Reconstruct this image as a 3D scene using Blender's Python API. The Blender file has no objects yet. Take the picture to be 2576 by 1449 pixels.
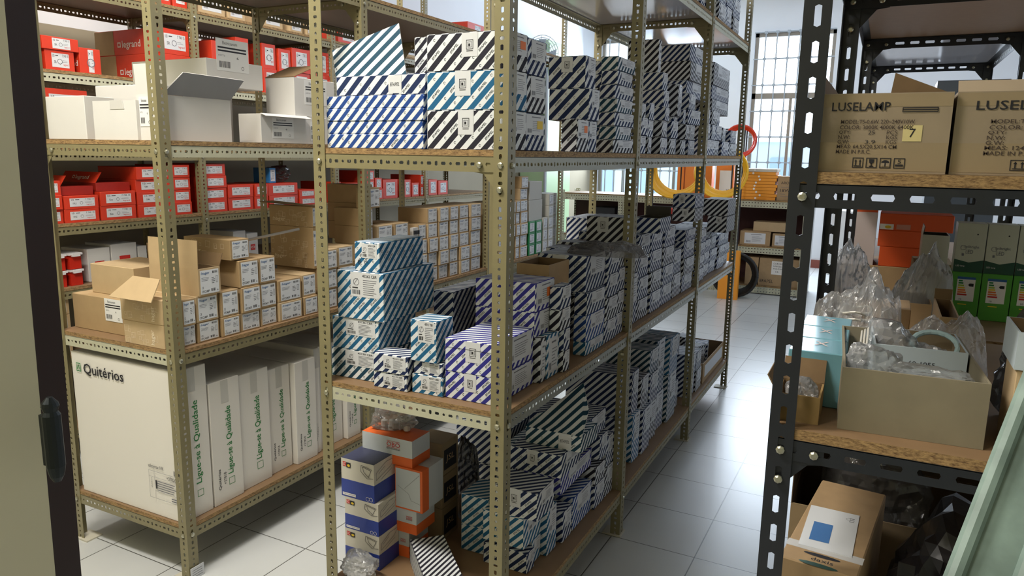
import bpy, bmesh, math, random
from mathutils import Vector, Matrix
random.seed(7)
SC = bpy.context.scene
COL = SC.collection
PI = math.pi

# ------------------------------------------------------------------ camera
YAW, PITCH, ROLL, FPX = -0.4654, 0.1809, 0.0159, 1841.8
CAM = Vector((0.8712, -1.7008, 1.60))
def cam_axes():
    cy, sy, cp, sp = math.cos(YAW), math.sin(YAW), math.cos(PITCH), math.sin(PITCH)
    f = Vector((sy*cp, cy*cp, -sp)); r = Vector((cy, -sy, 0)); u = r.cross(f)
    c, s = math.cos(ROLL), math.sin(ROLL)
    return c*r + s*u, -s*r + c*u, f
CR_, CU_, CF_ = cam_axes()
cd = bpy.data.cameras.new('camera'); cam = bpy.data.objects.new('camera', cd); COL.objects.link(cam)
cd.sensor_width = 36; cd.lens = FPX/2576*36; cd.clip_start = .05; cd.clip_end = 100
cam.matrix_world = Matrix(((CR_.x, CU_.x, -CF_.x, CAM.x), (CR_.y, CU_.y, -CF_.y, CAM.y), (CR_.z, CU_.z, -CF_.z, CAM.z), (0, 0, 0, 1)))
SC.camera = cam
# measuring helpers: where the sight line through a photo point meets a plane of the room
def _lin(px, py):
    if px is not None: return CR_*FPX - CF_*(px-1288)
    return CU_*FPX + CF_*(py-724.5)
def _solve(ax, P, px=None, py=None):
    n = _lin(px, py); P = list(P); P[ax] = 0
    d = Vector(P) - CAM
    return -d.dot(n)/n[ax]
def Xp(px, Y, Z): return _solve(0, (0, Y, Z), px=px)
def Yp(px, X, Z): return _solve(1, (X, 0, Z), px=px)
def Zp(py, X, Y): return _solve(2, (X, Y, 0), py=py)
def on(ax, val, px, py):
    d = CR_*((px-1288)/FPX) - CU_*((py-724.5)/FPX) + CF_
    return CAM + d*((val-CAM[ax])/d[ax])

# ------------------------------------------------------------------ world, lights, exposure
SC.view_settings.view_transform = 'Standard'; SC.view_settings.look = 'None'
SC.view_settings.gamma = 1; SC.view_settings.use_curve_mapping = False
SC.view_settings.exposure = 0.0
W = bpy.data.worlds.new('world'); SC.world = W; W.use_nodes = True
W.node_tree.nodes['Background'].inputs[0].default_value = (.74, .87, 1, 1)
W.node_tree.nodes['Background'].inputs[1].default_value = 4.0
def area(name, loc, size, power, color, target=None, rot=None):
    l = bpy.data.lights.new(name, 'AREA'); l.shape = 'RECTANGLE'; l.size, l.size_y = size; l.energy = power; l.color = color
    o = bpy.data.objects.new(name, l); COL.objects.link(o); o.location = loc
    if target is not None: o.rotation_euler = (Vector(target)-Vector(loc)).to_track_quat('-Z', 'Y').to_euler()
    return o
area('daylight_far_window', (-.5, 9.7, 2.4), (1.2, 1.9), 190, (.76, .87, 1), (0, 2, .9))
area('daylight_left_window', (-2.6, 9.7, 2.3), (1.6, 1.9), 110, (.76, .87, 1), (-2.2, 2, .9))
area('ceiling_lamp_light_entrance', (-1.05, -1.0, 3.6), (1.2, .25), 100, (1, .95, .88), (-1.1, -.1, .3))
area('ceiling_lamp_light_wall_aisle', (-2.35, 1.0, 3.8), (.25, 1.3), 34, (1, .94, .86), (-2.35, 1.2, 0))
area('ceiling_lamp_light_middle', (-.92, 1.0, 3.8), (.25, 1.3), 44, (1, .94, .88), (-1.0, 2.6, 0))
area('cool_light_side_aisle', (3.3, 3.4, 2.2), (2.2, 1.2), 34, (.76, .87, 1), (0, 2.2, .8))  # unseen cool area light just inside the right wall, which has no window

area('added_corridor_light', (-1.0, -2.9, 3.6), (1.0, .25), 58, (1, .95, .87), (.2, -1.6, .8))  # unseen light in the corridor, added to brighten the door leaf
# ------------------------------------------------------------------ materials
def lin(h):
    h = h.lstrip('#'); v = [int(h[i:i+2], 16)/255 for i in (0, 2, 4)]
    return tuple(c/12.92 if c <= .04045 else ((c+.055)/1.055)**2.4 for c in v) + (1,)
MATS = {}
def mat(name, color, rough=.6, metal=0, noise=0, nscale=30, bump=0, bscale=200, spec=.5, coat=0):
    if name in MATS: return MATS[name]
    m = bpy.data.materials.new(name); m.use_nodes = True; nt = m.node_tree; b = nt.nodes['Principled BSDF']
    c = lin(color); b.inputs['Base Color'].default_value = c; b.inputs['Roughness'].default_value = rough
    b.inputs['Metallic'].default_value = metal; b.inputs['Specular IOR Level'].default_value = spec; b.inputs['Coat Weight'].default_value = coat
    if noise or bump:
        tc = nt.nodes.new('ShaderNodeTexCoord')
    if noise:
        n = nt.nodes.new('ShaderNodeTexNoise'); n.inputs['Scale'].default_value = nscale; n.inputs['Detail'].default_value = 5
        nt.links.new(tc.outputs['Object'], n.inputs['Vector'])
        r = nt.nodes.new('ShaderNodeMapRange'); r.inputs[1].default_value = .3; r.inputs[2].default_value = .7
        r.inputs[3].default_value = 1-noise; r.inputs[4].default_value = 1+noise
        nt.links.new(n.outputs['Fac'], r.inputs[0])
        mx = nt.nodes.new('ShaderNodeMix'); mx.data_type = 'RGBA'; mx.blend_type = 'MULTIPLY'; mx.inputs[0].default_value = 1
        mx.inputs[6].default_value = c; nt.links.new(r.outputs[0], mx.inputs[7]); nt.links.new(mx.outputs[2], b.inputs['Base Color'])
    if bump:
        n2 = nt.nodes.new('ShaderNodeTexNoise'); n2.inputs['Scale'].default_value = bscale; nt.links.new(tc.outputs['Object'], n2.inputs['Vector'])
        bp = nt.nodes.new('ShaderNodeBump'); bp.inputs['Strength'].default_value = bump; bp.inputs['Distance'].default_value = .002
        nt.links.new(n2.outputs['Fac'], bp.inputs['Height']); nt.links.new(bp.outputs[0], b.inputs['Normal'])
    MATS[name] = m; return m
def stripes(name, dark, light='#dfe3e6', period=.028, frac=.5):
    """diagonal printed stripes that follow the box around its edges"""
    if name in MATS: return MATS[name]
    m = bpy.data.materials.new(name); m.use_nodes = True; nt = m.node_tree; b = nt.nodes['Principled BSDF']; N = nt.nodes.new; L = nt.links.new
    b.inputs['Roughness'].default_value = .8; b.inputs['Specular IOR Level'].default_value = .3
    tc = N('ShaderNodeTexCoord'); sp = N('ShaderNodeSeparateXYZ'); sn = N('ShaderNodeSeparateXYZ')
    L(tc.outputs['Object'], sp.inputs[0]); L(tc.outputs['Normal'], sn.inputs[0])
    def mth(op, a, b_=None, clamp=False):
        n = N('ShaderNodeMath'); n.operation = op
        for i, v in enumerate((a, b_)):
            if v is None: continue
            if isinstance(v, (int, float)): n.inputs[i].default_value = v
            else: L(v, n.inputs[i])
        return n.outputs[0]
    X, Y, Z = sp.outputs; ax = mth('GREATER_THAN', mth('ABSOLUTE', sn.outputs[0]), .6); az = mth('GREATER_THAN', mth('ABSOLUTE', sn.outputs[2]), .6)
    # front: x - z, side: y - z, top: x - y
    a = mth('ADD', mth('MULTIPLY', X, mth('SUBTRACT', 1, ax)), mth('MULTIPLY', Y, ax))
    c = mth('ADD', mth('MULTIPLY', Z, mth('SUBTRACT', 1, az)), mth('MULTIPLY', Y, az))
    s = mth('FRACT', mth('ADD', mth('DIVIDE', mth('SUBTRACT', a, c), period), 100))
    k = mth('LESS_THAN', s, frac)
    mx = N('ShaderNodeMix'); mx.data_type = 'RGBA'; mx.inputs[6].default_value = lin(light); mx.inputs[7].default_value = lin(dark)
    L(k, mx.inputs[0]); L(mx.outputs[2], b.inputs['Base Color'])
    MATS[name] = m; return m
def chip(name, c1, c2, rough=.8, scale=170):
    if name in MATS: return MATS[name]
    m = bpy.data.materials.new(name); m.use_nodes = True; nt = m.node_tree; b = nt.nodes['Principled BSDF']; N = nt.nodes.new; L = nt.links.new
    tc = N('ShaderNodeTexCoord'); mp = N('ShaderNodeMapping'); mp.inputs['Scale'].default_value = (.35, .35, 1.2); L(tc.outputs['Object'], mp.inputs[0])
    v = N('ShaderNodeTexNoise'); v.inputs['Scale'].default_value = scale; v.inputs['Detail'].default_value = 8; v.inputs['Roughness'].default_value = .8
    L(mp.outputs[0], v.inputs['Vector'])
    r = N('ShaderNodeValToRGB'); r.color_ramp.elements[0].position = .38; r.color_ramp.elements[1].position = .6
    r.color_ramp.elements[0].color = lin(c1); r.color_ramp.elements[1].color = lin(c2)
    L(v.outputs['Fac'], r.inputs[0]); L(r.outputs[0], b.inputs['Base Color']); b.inputs['Roughness'].default_value = rough
    bp = N('ShaderNodeBump'); bp.inputs['Strength'].default_value = .5; bp.inputs['Distance'].default_value = .002; L(v.outputs['Fac'], bp.inputs['Height']); L(bp.outputs[0], b.inputs['Normal'])
    MATS[name] = m; return m
def film(name, tint='#e8eef2', clear=.72, rough=.12):
    """thin crinkled clear plastic"""
    if name in MATS: return MATS[name]
    m = bpy.data.materials.new(name); m.use_nodes = True; nt = m.node_tree; N = nt.nodes.new; L = nt.links.new
    nt.nodes.remove(nt.nodes['Principled BSDF']); out = nt.nodes['Material Output']
    tr = N('ShaderNodeBsdfTransparent'); gl = N('ShaderNodeBsdfGlossy'); df = N('ShaderNodeBsdfDiffuse'); gl.inputs['Roughness'].default_value = rough
    df.inputs[0].default_value = lin(tint); tl = N('ShaderNodeBsdfTranslucent'); tl.inputs[0].default_value = lin(tint)
    m0 = N('ShaderNodeMixShader'); m0.inputs[0].default_value = .5; L(df.outputs[0], m0.inputs[1]); L(tl.outputs[0], m0.inputs[2])
    tc = N('ShaderNodeTexCoord'); n2 = N('ShaderNodeTexNoise'); n2.inputs['Scale'].default_value = 28; n2.inputs['Detail'].default_value = 4; L(tc.outputs['Object'], n2.inputs['Vector'])
    bp = N('ShaderNodeBump'); bp.inputs['Strength'].default_value = .6; bp.inputs['Distance'].default_value = .01; L(n2.outputs['Fac'], bp.inputs['Height']); L(bp.outputs[0], gl.inputs['Normal'])
    fr = N('ShaderNodeFresnel'); fr.inputs[0].default_value = 1.5; L(bp.outputs[0], fr.inputs['Normal'])
    m1 = N('ShaderNodeMixShader'); m1.inputs[0].default_value = clear; L(m0.outputs[0], m1.inputs[1]); L(tr.outputs[0], m1.inputs[2])
    m2 = N('ShaderNodeMixShader'); L(fr.outputs[0], m2.inputs[0]); L(m1.outputs[0], m2.inputs[1]); L(gl.outputs[0], m2.inputs[2]); L(m2.outputs[0], out.inputs[0])
    MATS[name] = m; return m
def emit(name, col, s):
    m = bpy.data.materials.new(name); m.use_nodes = True; b = m.node_tree.nodes['Principled BSDF']
    b.inputs['Base Color'].default_value = lin(col); b.inputs['Emission Color'].default_value = lin(col); b.inputs['Emission Strength'].default_value = s
    return m
OLIVE = mat('olive_paint', '#857d5c', .38, noise=.05, nscale=8)
CREAM = mat('cream_paint', '#bdbca4', .4, noise=.03, nscale=8)
GREYM = mat('grey_green_metal', '#8f8d7c', .3, .5)
DARKM = mat('dark_brown_paint', '#3a352c', .45)
BLACKM = mat('black_paint', '#23262c', .35, noise=.05)
ZINC = mat('zinc', '#b9b7a4', .3, .85)
CHIP = chip('chipboard_edge', '#5f4529', '#b08f5f')
HARD = mat('hardboard_face', '#83684b', .5, noise=.08, nscale=12)
GLOSS = mat('laminate_underside', '#cfd1da', .12, noise=.04, nscale=3, spec=.9)
GLOSSD = mat('dull_underside', '#8b8580', .35)
BROWNU = mat('brown_underside', '#a08870', .5, noise=.04)
CARD = mat('cardboard', '#a98d68', .8, noise=.05, nscale=25)
CARDL = mat('cardboard_light', '#bfa37c', .8, noise=.05, nscale=25)
CARDD = mat('cardboard_dull', '#8f7c5e', .8, noise=.06, nscale=20)
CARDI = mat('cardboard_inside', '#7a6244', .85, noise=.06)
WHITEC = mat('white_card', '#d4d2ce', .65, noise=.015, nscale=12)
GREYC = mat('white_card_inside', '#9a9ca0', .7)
PAPER = mat('label_paper', '#d3d5d8', .6)
INK = mat('black_ink', '#1d1c22', .6)
INKG = mat('grey_ink', '#6f7078', .6)
BLUEI = mat('blue_ink', '#2b5f96', .6)
GREENI = mat('green_ink', '#1f7d3a', .6)
REDI = mat('red_ink', '#c8281e', .6)
ORI = mat('orange_ink', '#e8772e', .6)
YELI = mat('yellow_ink', '#e6c12c', .6)
WHITEI = mat('white_ink', '#ece8e2', .6)
TANI = mat('pale_tan_ink', '#e8d8bc', .7)
RED = mat('red_card', '#cf3a20', .45, noise=.03)
REDD = mat('dark_red_card', '#9e2318', .5, noise=.03)
TAPE = mat('brown_tape', '#a88a5c', .25)
DKC = {'n': '#1b2b52', 'b': '#22458a', 't': '#1f5f88', 'k': '#25242f', 'd': '#1c4156', 'i': '#32328a'}
def stripe(c, per=.032): return stripes('stripe_%s_%d' % (c, per*1000), DKC[c], period=per)
S_NAVY = stripe('n'); S_DTEAL = stripe('d', .042)
STRN = {'n': 'navy', 'b': 'blue', 't': 'teal', 'k': 'black', 'd': 'dark teal', 'i': 'violet blue'}

# ------------------------------------------------------------------ mesh helpers
def link(name, me, parent=None, loc=None, rot=None):
    o = bpy.data.objects.new(name, me); COL.objects.link(o)
    if parent is not None: o.parent = parent
    if loc is not None: o.location = loc
    if rot is not None: o.rotation_euler = rot
    return o
def tag(o, label=None, cat=None, group=None, kind=None):
    if label: o['label'] = label
    if cat: o['category'] = cat
    if group: o['group'] = group
    if kind: o['kind'] = kind
    return o
def empty(name, loc=(0, 0, 0), rz=0, rx=0, ry=0):
    o = bpy.data.objects.new(name, None); COL.objects.link(o); o.location = loc; o.rotation_euler = (rx, ry, rz); o.empty_display_size = .05; return o
class MB:
    def __init__(s): s.v = []; s.f = []; s.m = []; s.mats = []
    def mi(s, m):
        if m not in s.mats: s.mats.append(m)
        return s.mats.index(m)
    def add(s, vs, fs, m):
        b = len(s.v); s.v += [tuple(v) for v in vs]; i = s.mi(m)
        for f in fs: s.f.append(tuple(b+k for k in f)); s.m.append(i)
    def box(s, x0, x1, y0, y1, z0, z1, m, M=None):
        vs = [Vector(p) for p in ((x0,y0,z0),(x1,y0,z0),(x1,y1,z0),(x0,y1,z0),(x0,y0,z1),(x1,y0,z1),(x1,y1,z1),(x0,y1,z1))]
        if M: vs = [M @ v for v in vs]
        s.add(vs, [(0,3,2,1),(4,5,6,7),(0,1,5,4),(1,2,6,5),(2,3,7,6),(3,0,4,7)], m)
    def slab(s, q, t, m, m2=None):
        """thin sheet through four corner points, thickness t against its normal"""
        q = [Vector(p) for p in q]; n = (q[1]-q[0]).cross(q[3]-q[0]).normalized()*t
        b = [p-n for p in q]
        s.add(q+b, [(0,1,2,3)], m); s.add(q+b, [(7,6,5,4),(0,4,5,1),(1,5,6,2),(2,6,7,3),(3,7,4,0)], m2 or m)
    def tube(s, pts, r, m, n=8, cap=True):
        pts = [Vector(p) for p in pts]; rings = []; up = Vector((0,0,1))
        for i, p in enumerate(pts):
            d = (pts[min(i+1, len(pts)-1)]-pts[max(i-1, 0)]).normalized()
            a = d.cross(up); 
            if a.length < .05: a = d.cross(Vector((1,0,0)))
            a.normalize(); b = d.cross(a); rr = r[i] if isinstance(r, (list, tuple)) else r
            rings.append([p+(a*math.cos(k*2*PI/n)+b*math.sin(k*2*PI/n))*rr for k in range(n)])
        vs = [v for R in rings for v in R]; fs = []
        for i in range(len(rings)-1):
            for k in range(n): fs.append((i*n+k, i*n+(k+1)%n, (i+1)*n+(k+1)%n, (i+1)*n+k))
        if cap: fs.append(tuple(range(n))[::-1]); fs.append(tuple((len(rings)-1)*n+k for k in range(n)))
        s.add(vs, fs, m)
    def mesh(s, name='mesh', smooth=False):
        me = bpy.data.meshes.new(name); me.from_pydata(s.v, [], s.f)
        for m in s.mats: me.materials.append(m)
        me.polygons.foreach_set('material_index', s.m)
        if smooth: me.polygons.foreach_set('use_smooth', [True]*len(s.f))
        me.update(); return me
    def build(s, name, parent=None, loc=None, rot=None, smooth=False): return link(name, s.mesh(name, smooth), parent, loc, rot)

# ---- flat printing: text and bars laid a hair above a face
_TX = {}
def text_geo(t):
    if t in _TX: return _TX[t]
    c = bpy.data.curves.new('lettering', 'FONT'); c.body = t.lstrip('*'); c.offset = .011 if t[0] == '*' else 0; c.size = 1; c.resolution_u = 2
    o = bpy.data.objects.new('lettering', c)
    me = bpy.data.meshes.new_from_object(o)
    v = [(p.co.x, p.co.y) for p in me.vertices]; f = [tuple(p.vertices) for p in me.polygons]
    bpy.data.objects.remove(o); bpy.data.curves.remove(c); bpy.data.meshes.remove(me)
    x0 = min([p[0] for p in v] or [0]); x1 = max([p[0] for p in v] or [1]); y0 = min([p[1] for p in v] or [0]); y1 = max([p[1] for p in v] or [1])
    v = [((x-x0), (y-y0)) for x, y in v]
    _TX[t] = (v, f, x1-x0, y1-y0); return _TX[t]
class Print:
    """2D layout in (u right, v up), built as a mesh facing -Y"""
    def __init__(s): s.b = MB(); s.k = 0
    def rect(s, u, v, w, h, m, lift=.0004):
        s.b.add([(u, -lift, v), (u+w, -lift, v), (u+w, -lift, v+h), (u, -lift, v+h)], [(0, 1, 2, 3)], m)
    def sheet(s, w, h, m, t=.0006): s.b.box(0, w, -t, .0002, 0, h, m)
    def text(s, t, u, v, w, h, m, lift=.0009, rot=0, slant=0):
        """fit the text in a w x h box; rot in degrees about (u, v)"""
        g, f, gw, gh = text_geo(t)
        c, sn = math.cos(math.radians(rot)), math.sin(math.radians(rot)); vs = []
        for x, y in g:
            x = x/gw*w; y = y/gh*h; x += y*slant
            vs.append((u+x*c-y*sn, -lift, v+x*sn+y*c))
        s.b.add(vs, f, m)
    def lines(s, u, v, w, h, n, m, seed=0, thick=.45):
        rnd = random.Random(seed)
        for i in range(n): s.rect(u, v+h*(1-(i+1)/n), w*rnd.uniform(.6, 1), h/n*thick, m, .0009)
    def bars(s, u, v, w, h, m, n=16, seed=1):
        rnd = random.Random(seed); x = u
        for i in range(n):
            bw = w/n*rnd.uniform(.25, .75); s.rect(x, v, bw, h, m, .0009); x += w/n
    def frame(s, u, v, w, h, t, m, lift=.0009):
        s.rect(u, v, w, t, m, lift); s.rect(u, v+h-t, w, t, m, lift); s.rect(u, v+t, t, h-2*t, m, lift); s.rect(u+w-t, v+t, t, h-2*t, m, lift)
    def poly(s, pts, m, lift=.0009): s.b.add([(u, -lift, v) for u, v in pts], [tuple(range(len(pts)))], m)
    def disc(s, u, v, r, m, lift=.0009, n=14, ry=None):
        s.poly([(u+r*math.cos(k*2*PI/n), v+(ry or r)*math.sin(k*2*PI/n)) for k in range(n)], m, lift)
    def ring(s, u, v, r, t, m, lift=.0009, n=16, a0=0, a1=360):
        q = []; k0 = math.radians(a0); k1 = math.radians(a1)
        for k in range(n+1):
            a = k0+(k1-k0)*k/n; q.append((a,))
        for k in range(n):
            a, b = q[k][0], q[k+1][0]
            s.poly([(u+r*math.cos(a), v+r*math.sin(a)), (u+r*math.cos(b), v+r*math.sin(b)), (u+(r-t)*math.cos(b), v+(r-t)*math.sin(b)), (u+(r-t)*math.cos(a), v+(r-t)*math.sin(a))], m, lift)
    def seg(s, u0, v0, u1, v1, t, m, lift=.0009):
        d = Vector((u1-u0, v1-v0)); n = Vector((-d.y, d.x)).normalized()*t/2
        s.poly([(u0-n.x, v0-n.y), (u1-n.x, v1-n.y), (u1+n.x, v1+n.y), (u0+n.x, v0+n.y)], m, lift)
FACE = {'F': (0, 0, 0), 'R': (0, 0, PI/2), 'L': (0, 0, -PI/2), 'T': (-PI/2, 0, 0), 'B': (0, 0, PI)}
def put(me, name, parent, dims, face, u, v, tilt=0):
    """stick a printed mesh on a face of a box of size dims (origin bottom centre); u, v from the face's lower left"""
    dx, dy, dz = dims
    if face == 'F': loc = (-dx/2+u, -dy/2, v)
    elif face == 'R': loc = (dx/2, -dy/2+u, v)
    elif face == 'L': loc = (-dx/2, dy/2-u, v)
    elif face == 'T': loc = (-dx/2+u, -dy/2+v, dz)
    o = link(name, me, parent, loc, FACE[face])
    if tilt:
        e = Matrix.Rotation(0, 4, 'X'); R = (Matrix.Rotation(FACE[face][2], 4, 'Z') @ Matrix.Rotation(FACE[face][0], 4, 'X') @ Matrix.Rotation(math.radians(tilt), 4, 'Y')).to_euler()
        o.rotation_euler = R
    return o

# ------------------------------------------------------------------ the room
def tiles(name, base, ts, ox, oy, ang):
    m = bpy.data.materials.new(name); m.use_nodes = True; nt = m.node_tree; b = nt.nodes['Principled BSDF']; N = nt.nodes.new; L = nt.links.new
    tc = N('ShaderNodeTexCoord'); mp = N('ShaderNodeMapping'); mp.vector_type = 'TEXTURE'; mp.inputs['Location'].default_value = (ox, oy, 0); mp.inputs['Rotation'].default_value = (0, 0, ang)
    L(tc.outputs['Object'], mp.inputs[0]); br = N('ShaderNodeTexBrick'); br.offset = 0; br.squash = 1
    br.inputs['Scale'].default_value = 1; br.inputs['Mortar Size'].default_value = .0022; br.inputs['Mortar Smooth'].default_value = .2
    br.inputs['Brick Width'].default_value = ts; br.inputs['Row Height'].default_value = ts
    br.inputs['Color1'].default_value = lin(base); br.inputs['Color2'].default_value = lin(base); br.inputs['Mortar'].default_value = lin('#55544f')
    n = N('ShaderNodeTexNoise'); n.inputs['Scale'].default_value = 3; n.inputs['Detail'].default_value = 6
    r = N('ShaderNodeMapRange'); r.inputs[3].default_value = .93; r.inputs[4].default_value = 1.06; L(n.outputs['Fac'], r.inputs[0]); L(tc.outputs['Object'], n.inputs[0])
    mx = N('ShaderNodeMix'); mx.data_type = 'RGBA'; mx.blend_type = 'MULTIPLY'; mx.inputs[0].default_value = 1
    L(mp.outputs[0], br.inputs[0]); L(br.outputs['Color'], mx.inputs[6]); L(r.outputs[0], mx.inputs[7]); L(mx.outputs[2], b.inputs['Base Color'])
    b.inputs['Roughness'].default_value = .3
    bp = N('ShaderNodeBump'); bp.invert = True; bp.inputs['Strength'].default_value = .6; bp.inputs['Distance'].default_value = .002; L(br.outputs['Fac'], bp.inputs['Height']); L(bp.outputs[0], b.inputs['Normal'])
    return m
FLOORM = tiles('floor_tiles', '#c6c8c6', .3543, .3228, 1.0783, -.0111)
WALLW = mat('white_wall', '#e4e6ea', .8, noise=.02, nscale=2)
WALLB = mat('dull_beige_wall', '#9a917c', .85, noise=.05, nscale=2)
WALLO = mat('cream_wall', '#c9c5a6', .8, noise=.03, nscale=2)
def struct(o): o['kind'] = 'structure'; return o
def sbox(name, x0, x1, y0, y1, z0, z1, m):
    b = MB(); b.box(x0, x1, y0, y1, z0, z1, m); return struct(b.build(name))
XL, XR, YF, YB, ZC = -3.55, 3.6, -1.22, 10.0, 3.9
sbox('floor', XL-.1, XR+.1, -3.4, YB+.1, -.1, 0, FLOORM)
sbox('ceiling', XL-.1, XR+.1, -3.4, YB+.1, ZC, ZC+.1, WALLW)
b = MB(); b.box(XL-.1, XL, -3.4, YB, 0, 2.3, WALLB); b.box(XL-.1, XL, -3.4, YB, 2.3, ZC, WALLW); struct(b.build('wall_left'))
sbox('wall_right', XR, XR+.1, -3.4, YB, 0, ZC, WALLW)
sbox('wall_corridor', XL-.1, XR+.1, -3.5, -3.4, 0, ZC, WALLO)
b = MB()
b.box(XL, -.06, YF-.1, YF, 0, ZC, WALLO); b.box(1.35, XR, YF-.1, YF, 0, ZC, WALLO); b.box(-.04, 1.35, YF-.1, YF, 2.35, ZC, WALLO)
struct(b.build('wall_front'))
W1 = (-1.05, .06, 1.15, 3.42); W2 = (-4.6+1.15, -1.75, .95, 3.45)
b = MB()
b.box(W1[1], XR, YB, YB+.2, 0, ZC, WALLW); b.box(W2[1], W1[0], YB, YB+.2, 0, ZC, WALLW); b.box(XL-.1, W2[0], YB, YB+.2, 0, ZC, WALLW)
b.box(W1[0], W1[1], YB, YB+.2, 0, W1[2], WALLW); b.box(W1[0], W1[1], YB, YB+.2, W1[3], ZC, WALLW)
b.box(W2[0], W2[1], YB, YB+.2, 0, W2[2], WALLW); b.box(W2[0], W2[1], YB, YB+.2, W2[3], ZC, WALLW)
struct(b.build('wall_back'))
sbox('baseboard_back', W1[0], XR, YB-.02, YB, 0, .12, mat('brown_red_baseboard', '#8a4a3c', .5))
FRAMEM = mat('window_frame_metal', '#8d867c', .4, .3)
PANE = bpy.data.materials.new('window_glass'); PANE.use_nodes = True
_b = PANE.node_tree.nodes['Principled BSDF']; _b.inputs['Transmission Weight'].default_value = 1; _b.inputs['Roughness'].default_value = 0; _b.inputs['IOR'].default_value = 1.05; _b.inputs['Base Color'].default_value = (1, 1, 1, 1)
GRILL = mat('white_painted_bars', '#a3abb2', .4)
for n, (x0, x1, z0, z1) in enumerate((W1, W2), 1):
    w = struct(empty('window_%d' % n, ((x0+x1)/2, YB+.1, z0)))
    b = MB(); cx = (x0+x1)/2; y = YB+.1
    def wf(a, b2, c, d, t0=-.03, t1=.03, bb=b): bb.box(a-cx, b2-cx, t0, t1, c-z0, d-z0, FRAMEM)
    wf(x0, x0+.05, z0, z1); wf(x1-.05, x1, z0, z1); wf(x0, x1, z0, z0+.05); wf(x0, x1, z1-.06, z1); zm = z0+(z1-z0)*.60
    wf(x0, x1, zm-.04, zm+.04); k = 1 if n == 1 else 3
    for i in range(1, k+1):
        xm = x0+(x1-x0)*i/(k+1); wf(xm-.02, xm+.02, z0, zm, -.02, .02)
    b.build('window_frame', w)
    g = MB(); g.box(x0+.05-cx, x1-.05-cx, -.003, .003, .05, z1-z0-.06, PANE); g.build('window_pane', w)
    g = MB()
    nx = round((x1-x0)/.15)
    for i in range(1, nx): 
        xx = x0+(x1-x0)*i/nx-cx; g.tube([(xx, -.13, 0), (xx, -.13, z1-z0)], .0095, GRILL, 6)
    nz = 6
    for i in range(nz+1):
        zz = (z1-z0)*(i+.03)/(nz+.06); g.tube([(x0-cx, -.13, zz), (x1-cx, -.13, zz)], .0095, GRILL, 6)
        for j in range(1, nx):
            xx = x0+(x1-x0)*j/nx-cx; g.box(xx-.02, xx+.02, -.15, -.11, zz-.016, zz+.016, GRILL)
    g.build('window_grille', w)
b = MB(); b.box(-6, 3, 13, 13.2, -.5, 1.9, mat('neighbour_wall_blue', '#a3b0bd', .8)); 
for i in range(9): b.box(-5.6+i*.9, -5.1+i*.9, 12.97, 13, .5, 1.6, mat('neighbour_window', '#7f93a6', .3))
b.box(-6, 3, 12.95, 13.25, 1.9, 2.05, WALLW)
tag(b.build('neighbouring_building'), 'pale blue house wall across the street, seen through the barred window', 'building')

# ------------------------------------------------------------------ slotted steel shelving
def strip(b, o, al, ac, L, w, m, style='fine', t=.002, phase=0):
    """perforated flat bar: from o along al for L, across ac for w"""
    o = Vector(o); al = Vector(al); ac = Vector(ac); nr = al.cross(ac)*t
    if style == 'plain' or L < .05:
        q = [o, o+al*L, o+al*L+ac*w, o+ac*w]; vs = q+[p+nr for p in q]
        b.add(vs, [(3,2,1,0),(4,5,6,7),(0,1,5,4),(1,2,6,5),(2,3,7,6),(3,0,4,7)], m); return
    if style == 'fine': pitch, rows = .0225, [(.5, [(.0074, .0043), (.0043, .0043), (.0074, .0043), (.0042, .0070)])]
    elif style == 'long': pitch, rows = .062, [(.5, [(.0195, .006)])]
    else: pitch, rows = .034, [(.3, [(.008, .0045)]), (.7, [(.008, .0045)])]
    n = max(1, int(L/pitch)); pitch = L/n; H = len(rows)
    for r, (rc, holes) in enumerate(rows):
        a0, a1 = (0, w) if H == 1 else (w*r/H, w*(r+1)/H); cc = w*rc if H == 1 else (a0+a1)/2
        vs = []; fs = []
        for i in range(n):
            ha, hc = holes[(i+phase) % len(holes)]; c = (i+.5)*pitch; k = len(vs); rr = min(ha, hc)
            P = [(-pitch/2, a0-cc), (0, a0-cc), (pitch/2, a0-cc), (pitch/2, 0), (pitch/2, a1-cc), (0, a1-cc), (-pitch/2, a1-cc), (-pitch/2, 0)]
            if abs(ha-hc) < 1e-5: s = .7071; Q = [(-ha*s, -hc*s), (0, -hc), (ha*s, -hc*s), (ha, 0), (ha*s, hc*s), (0, hc), (-ha*s, hc*s), (-ha, 0)]
            elif ha > hc: e = ha-hc*.45; Q = [(-e, -hc), (0, -hc), (e, -hc), (ha, 0), (e, hc), (0, hc), (-e, hc), (-ha, 0)]
            else: e = hc-ha*.45; Q = [(-ha, -e), (0, -hc), (ha, -e), (ha, 0), (ha, e), (0, hc), (-ha, e), (-ha, 0)]
            for lay in (0, 1):
                for (x, y) in P+Q: vs.append(o+al*(c+x)+ac*(cc+y)+nr*lay)
            for j in range(8):
                j2 = (j+1) % 8
                fs.append((k+j2, k+j, k+8+j, k+8+j2)); fs.append((k+16+j, k+16+j2, k+24+j2, k+24+j)); fs.append((k+8+j2, k+8+j, k+24+j, k+24+j2))
            fs.append((k, k+1, k+17, k+16)); fs.append((k+1, k+2, k+18, k+17)); fs.append((k+4, k+5, k+21, k+20)); fs.append((k+5, k+6, k+22, k+21))
        b.add(vs, fs, m)
_PM = {}
def post_mesh(H, sx, sy, w, m, style):
    k = (H, sx, sy, w, m.name, style)
    if k not in _PM:
        b = MB(); strip(b, (0, 0, 0), (0, 0, 1), (sx, 0, 0), H, w, m, style); strip(b, (0, 0, 0), (0, 0, 1), (0, sy, 0), H, w, m, style, phase=2); _PM[k] = b.mesh('post')
    return _PM[k]
_b2 = MB()
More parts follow.
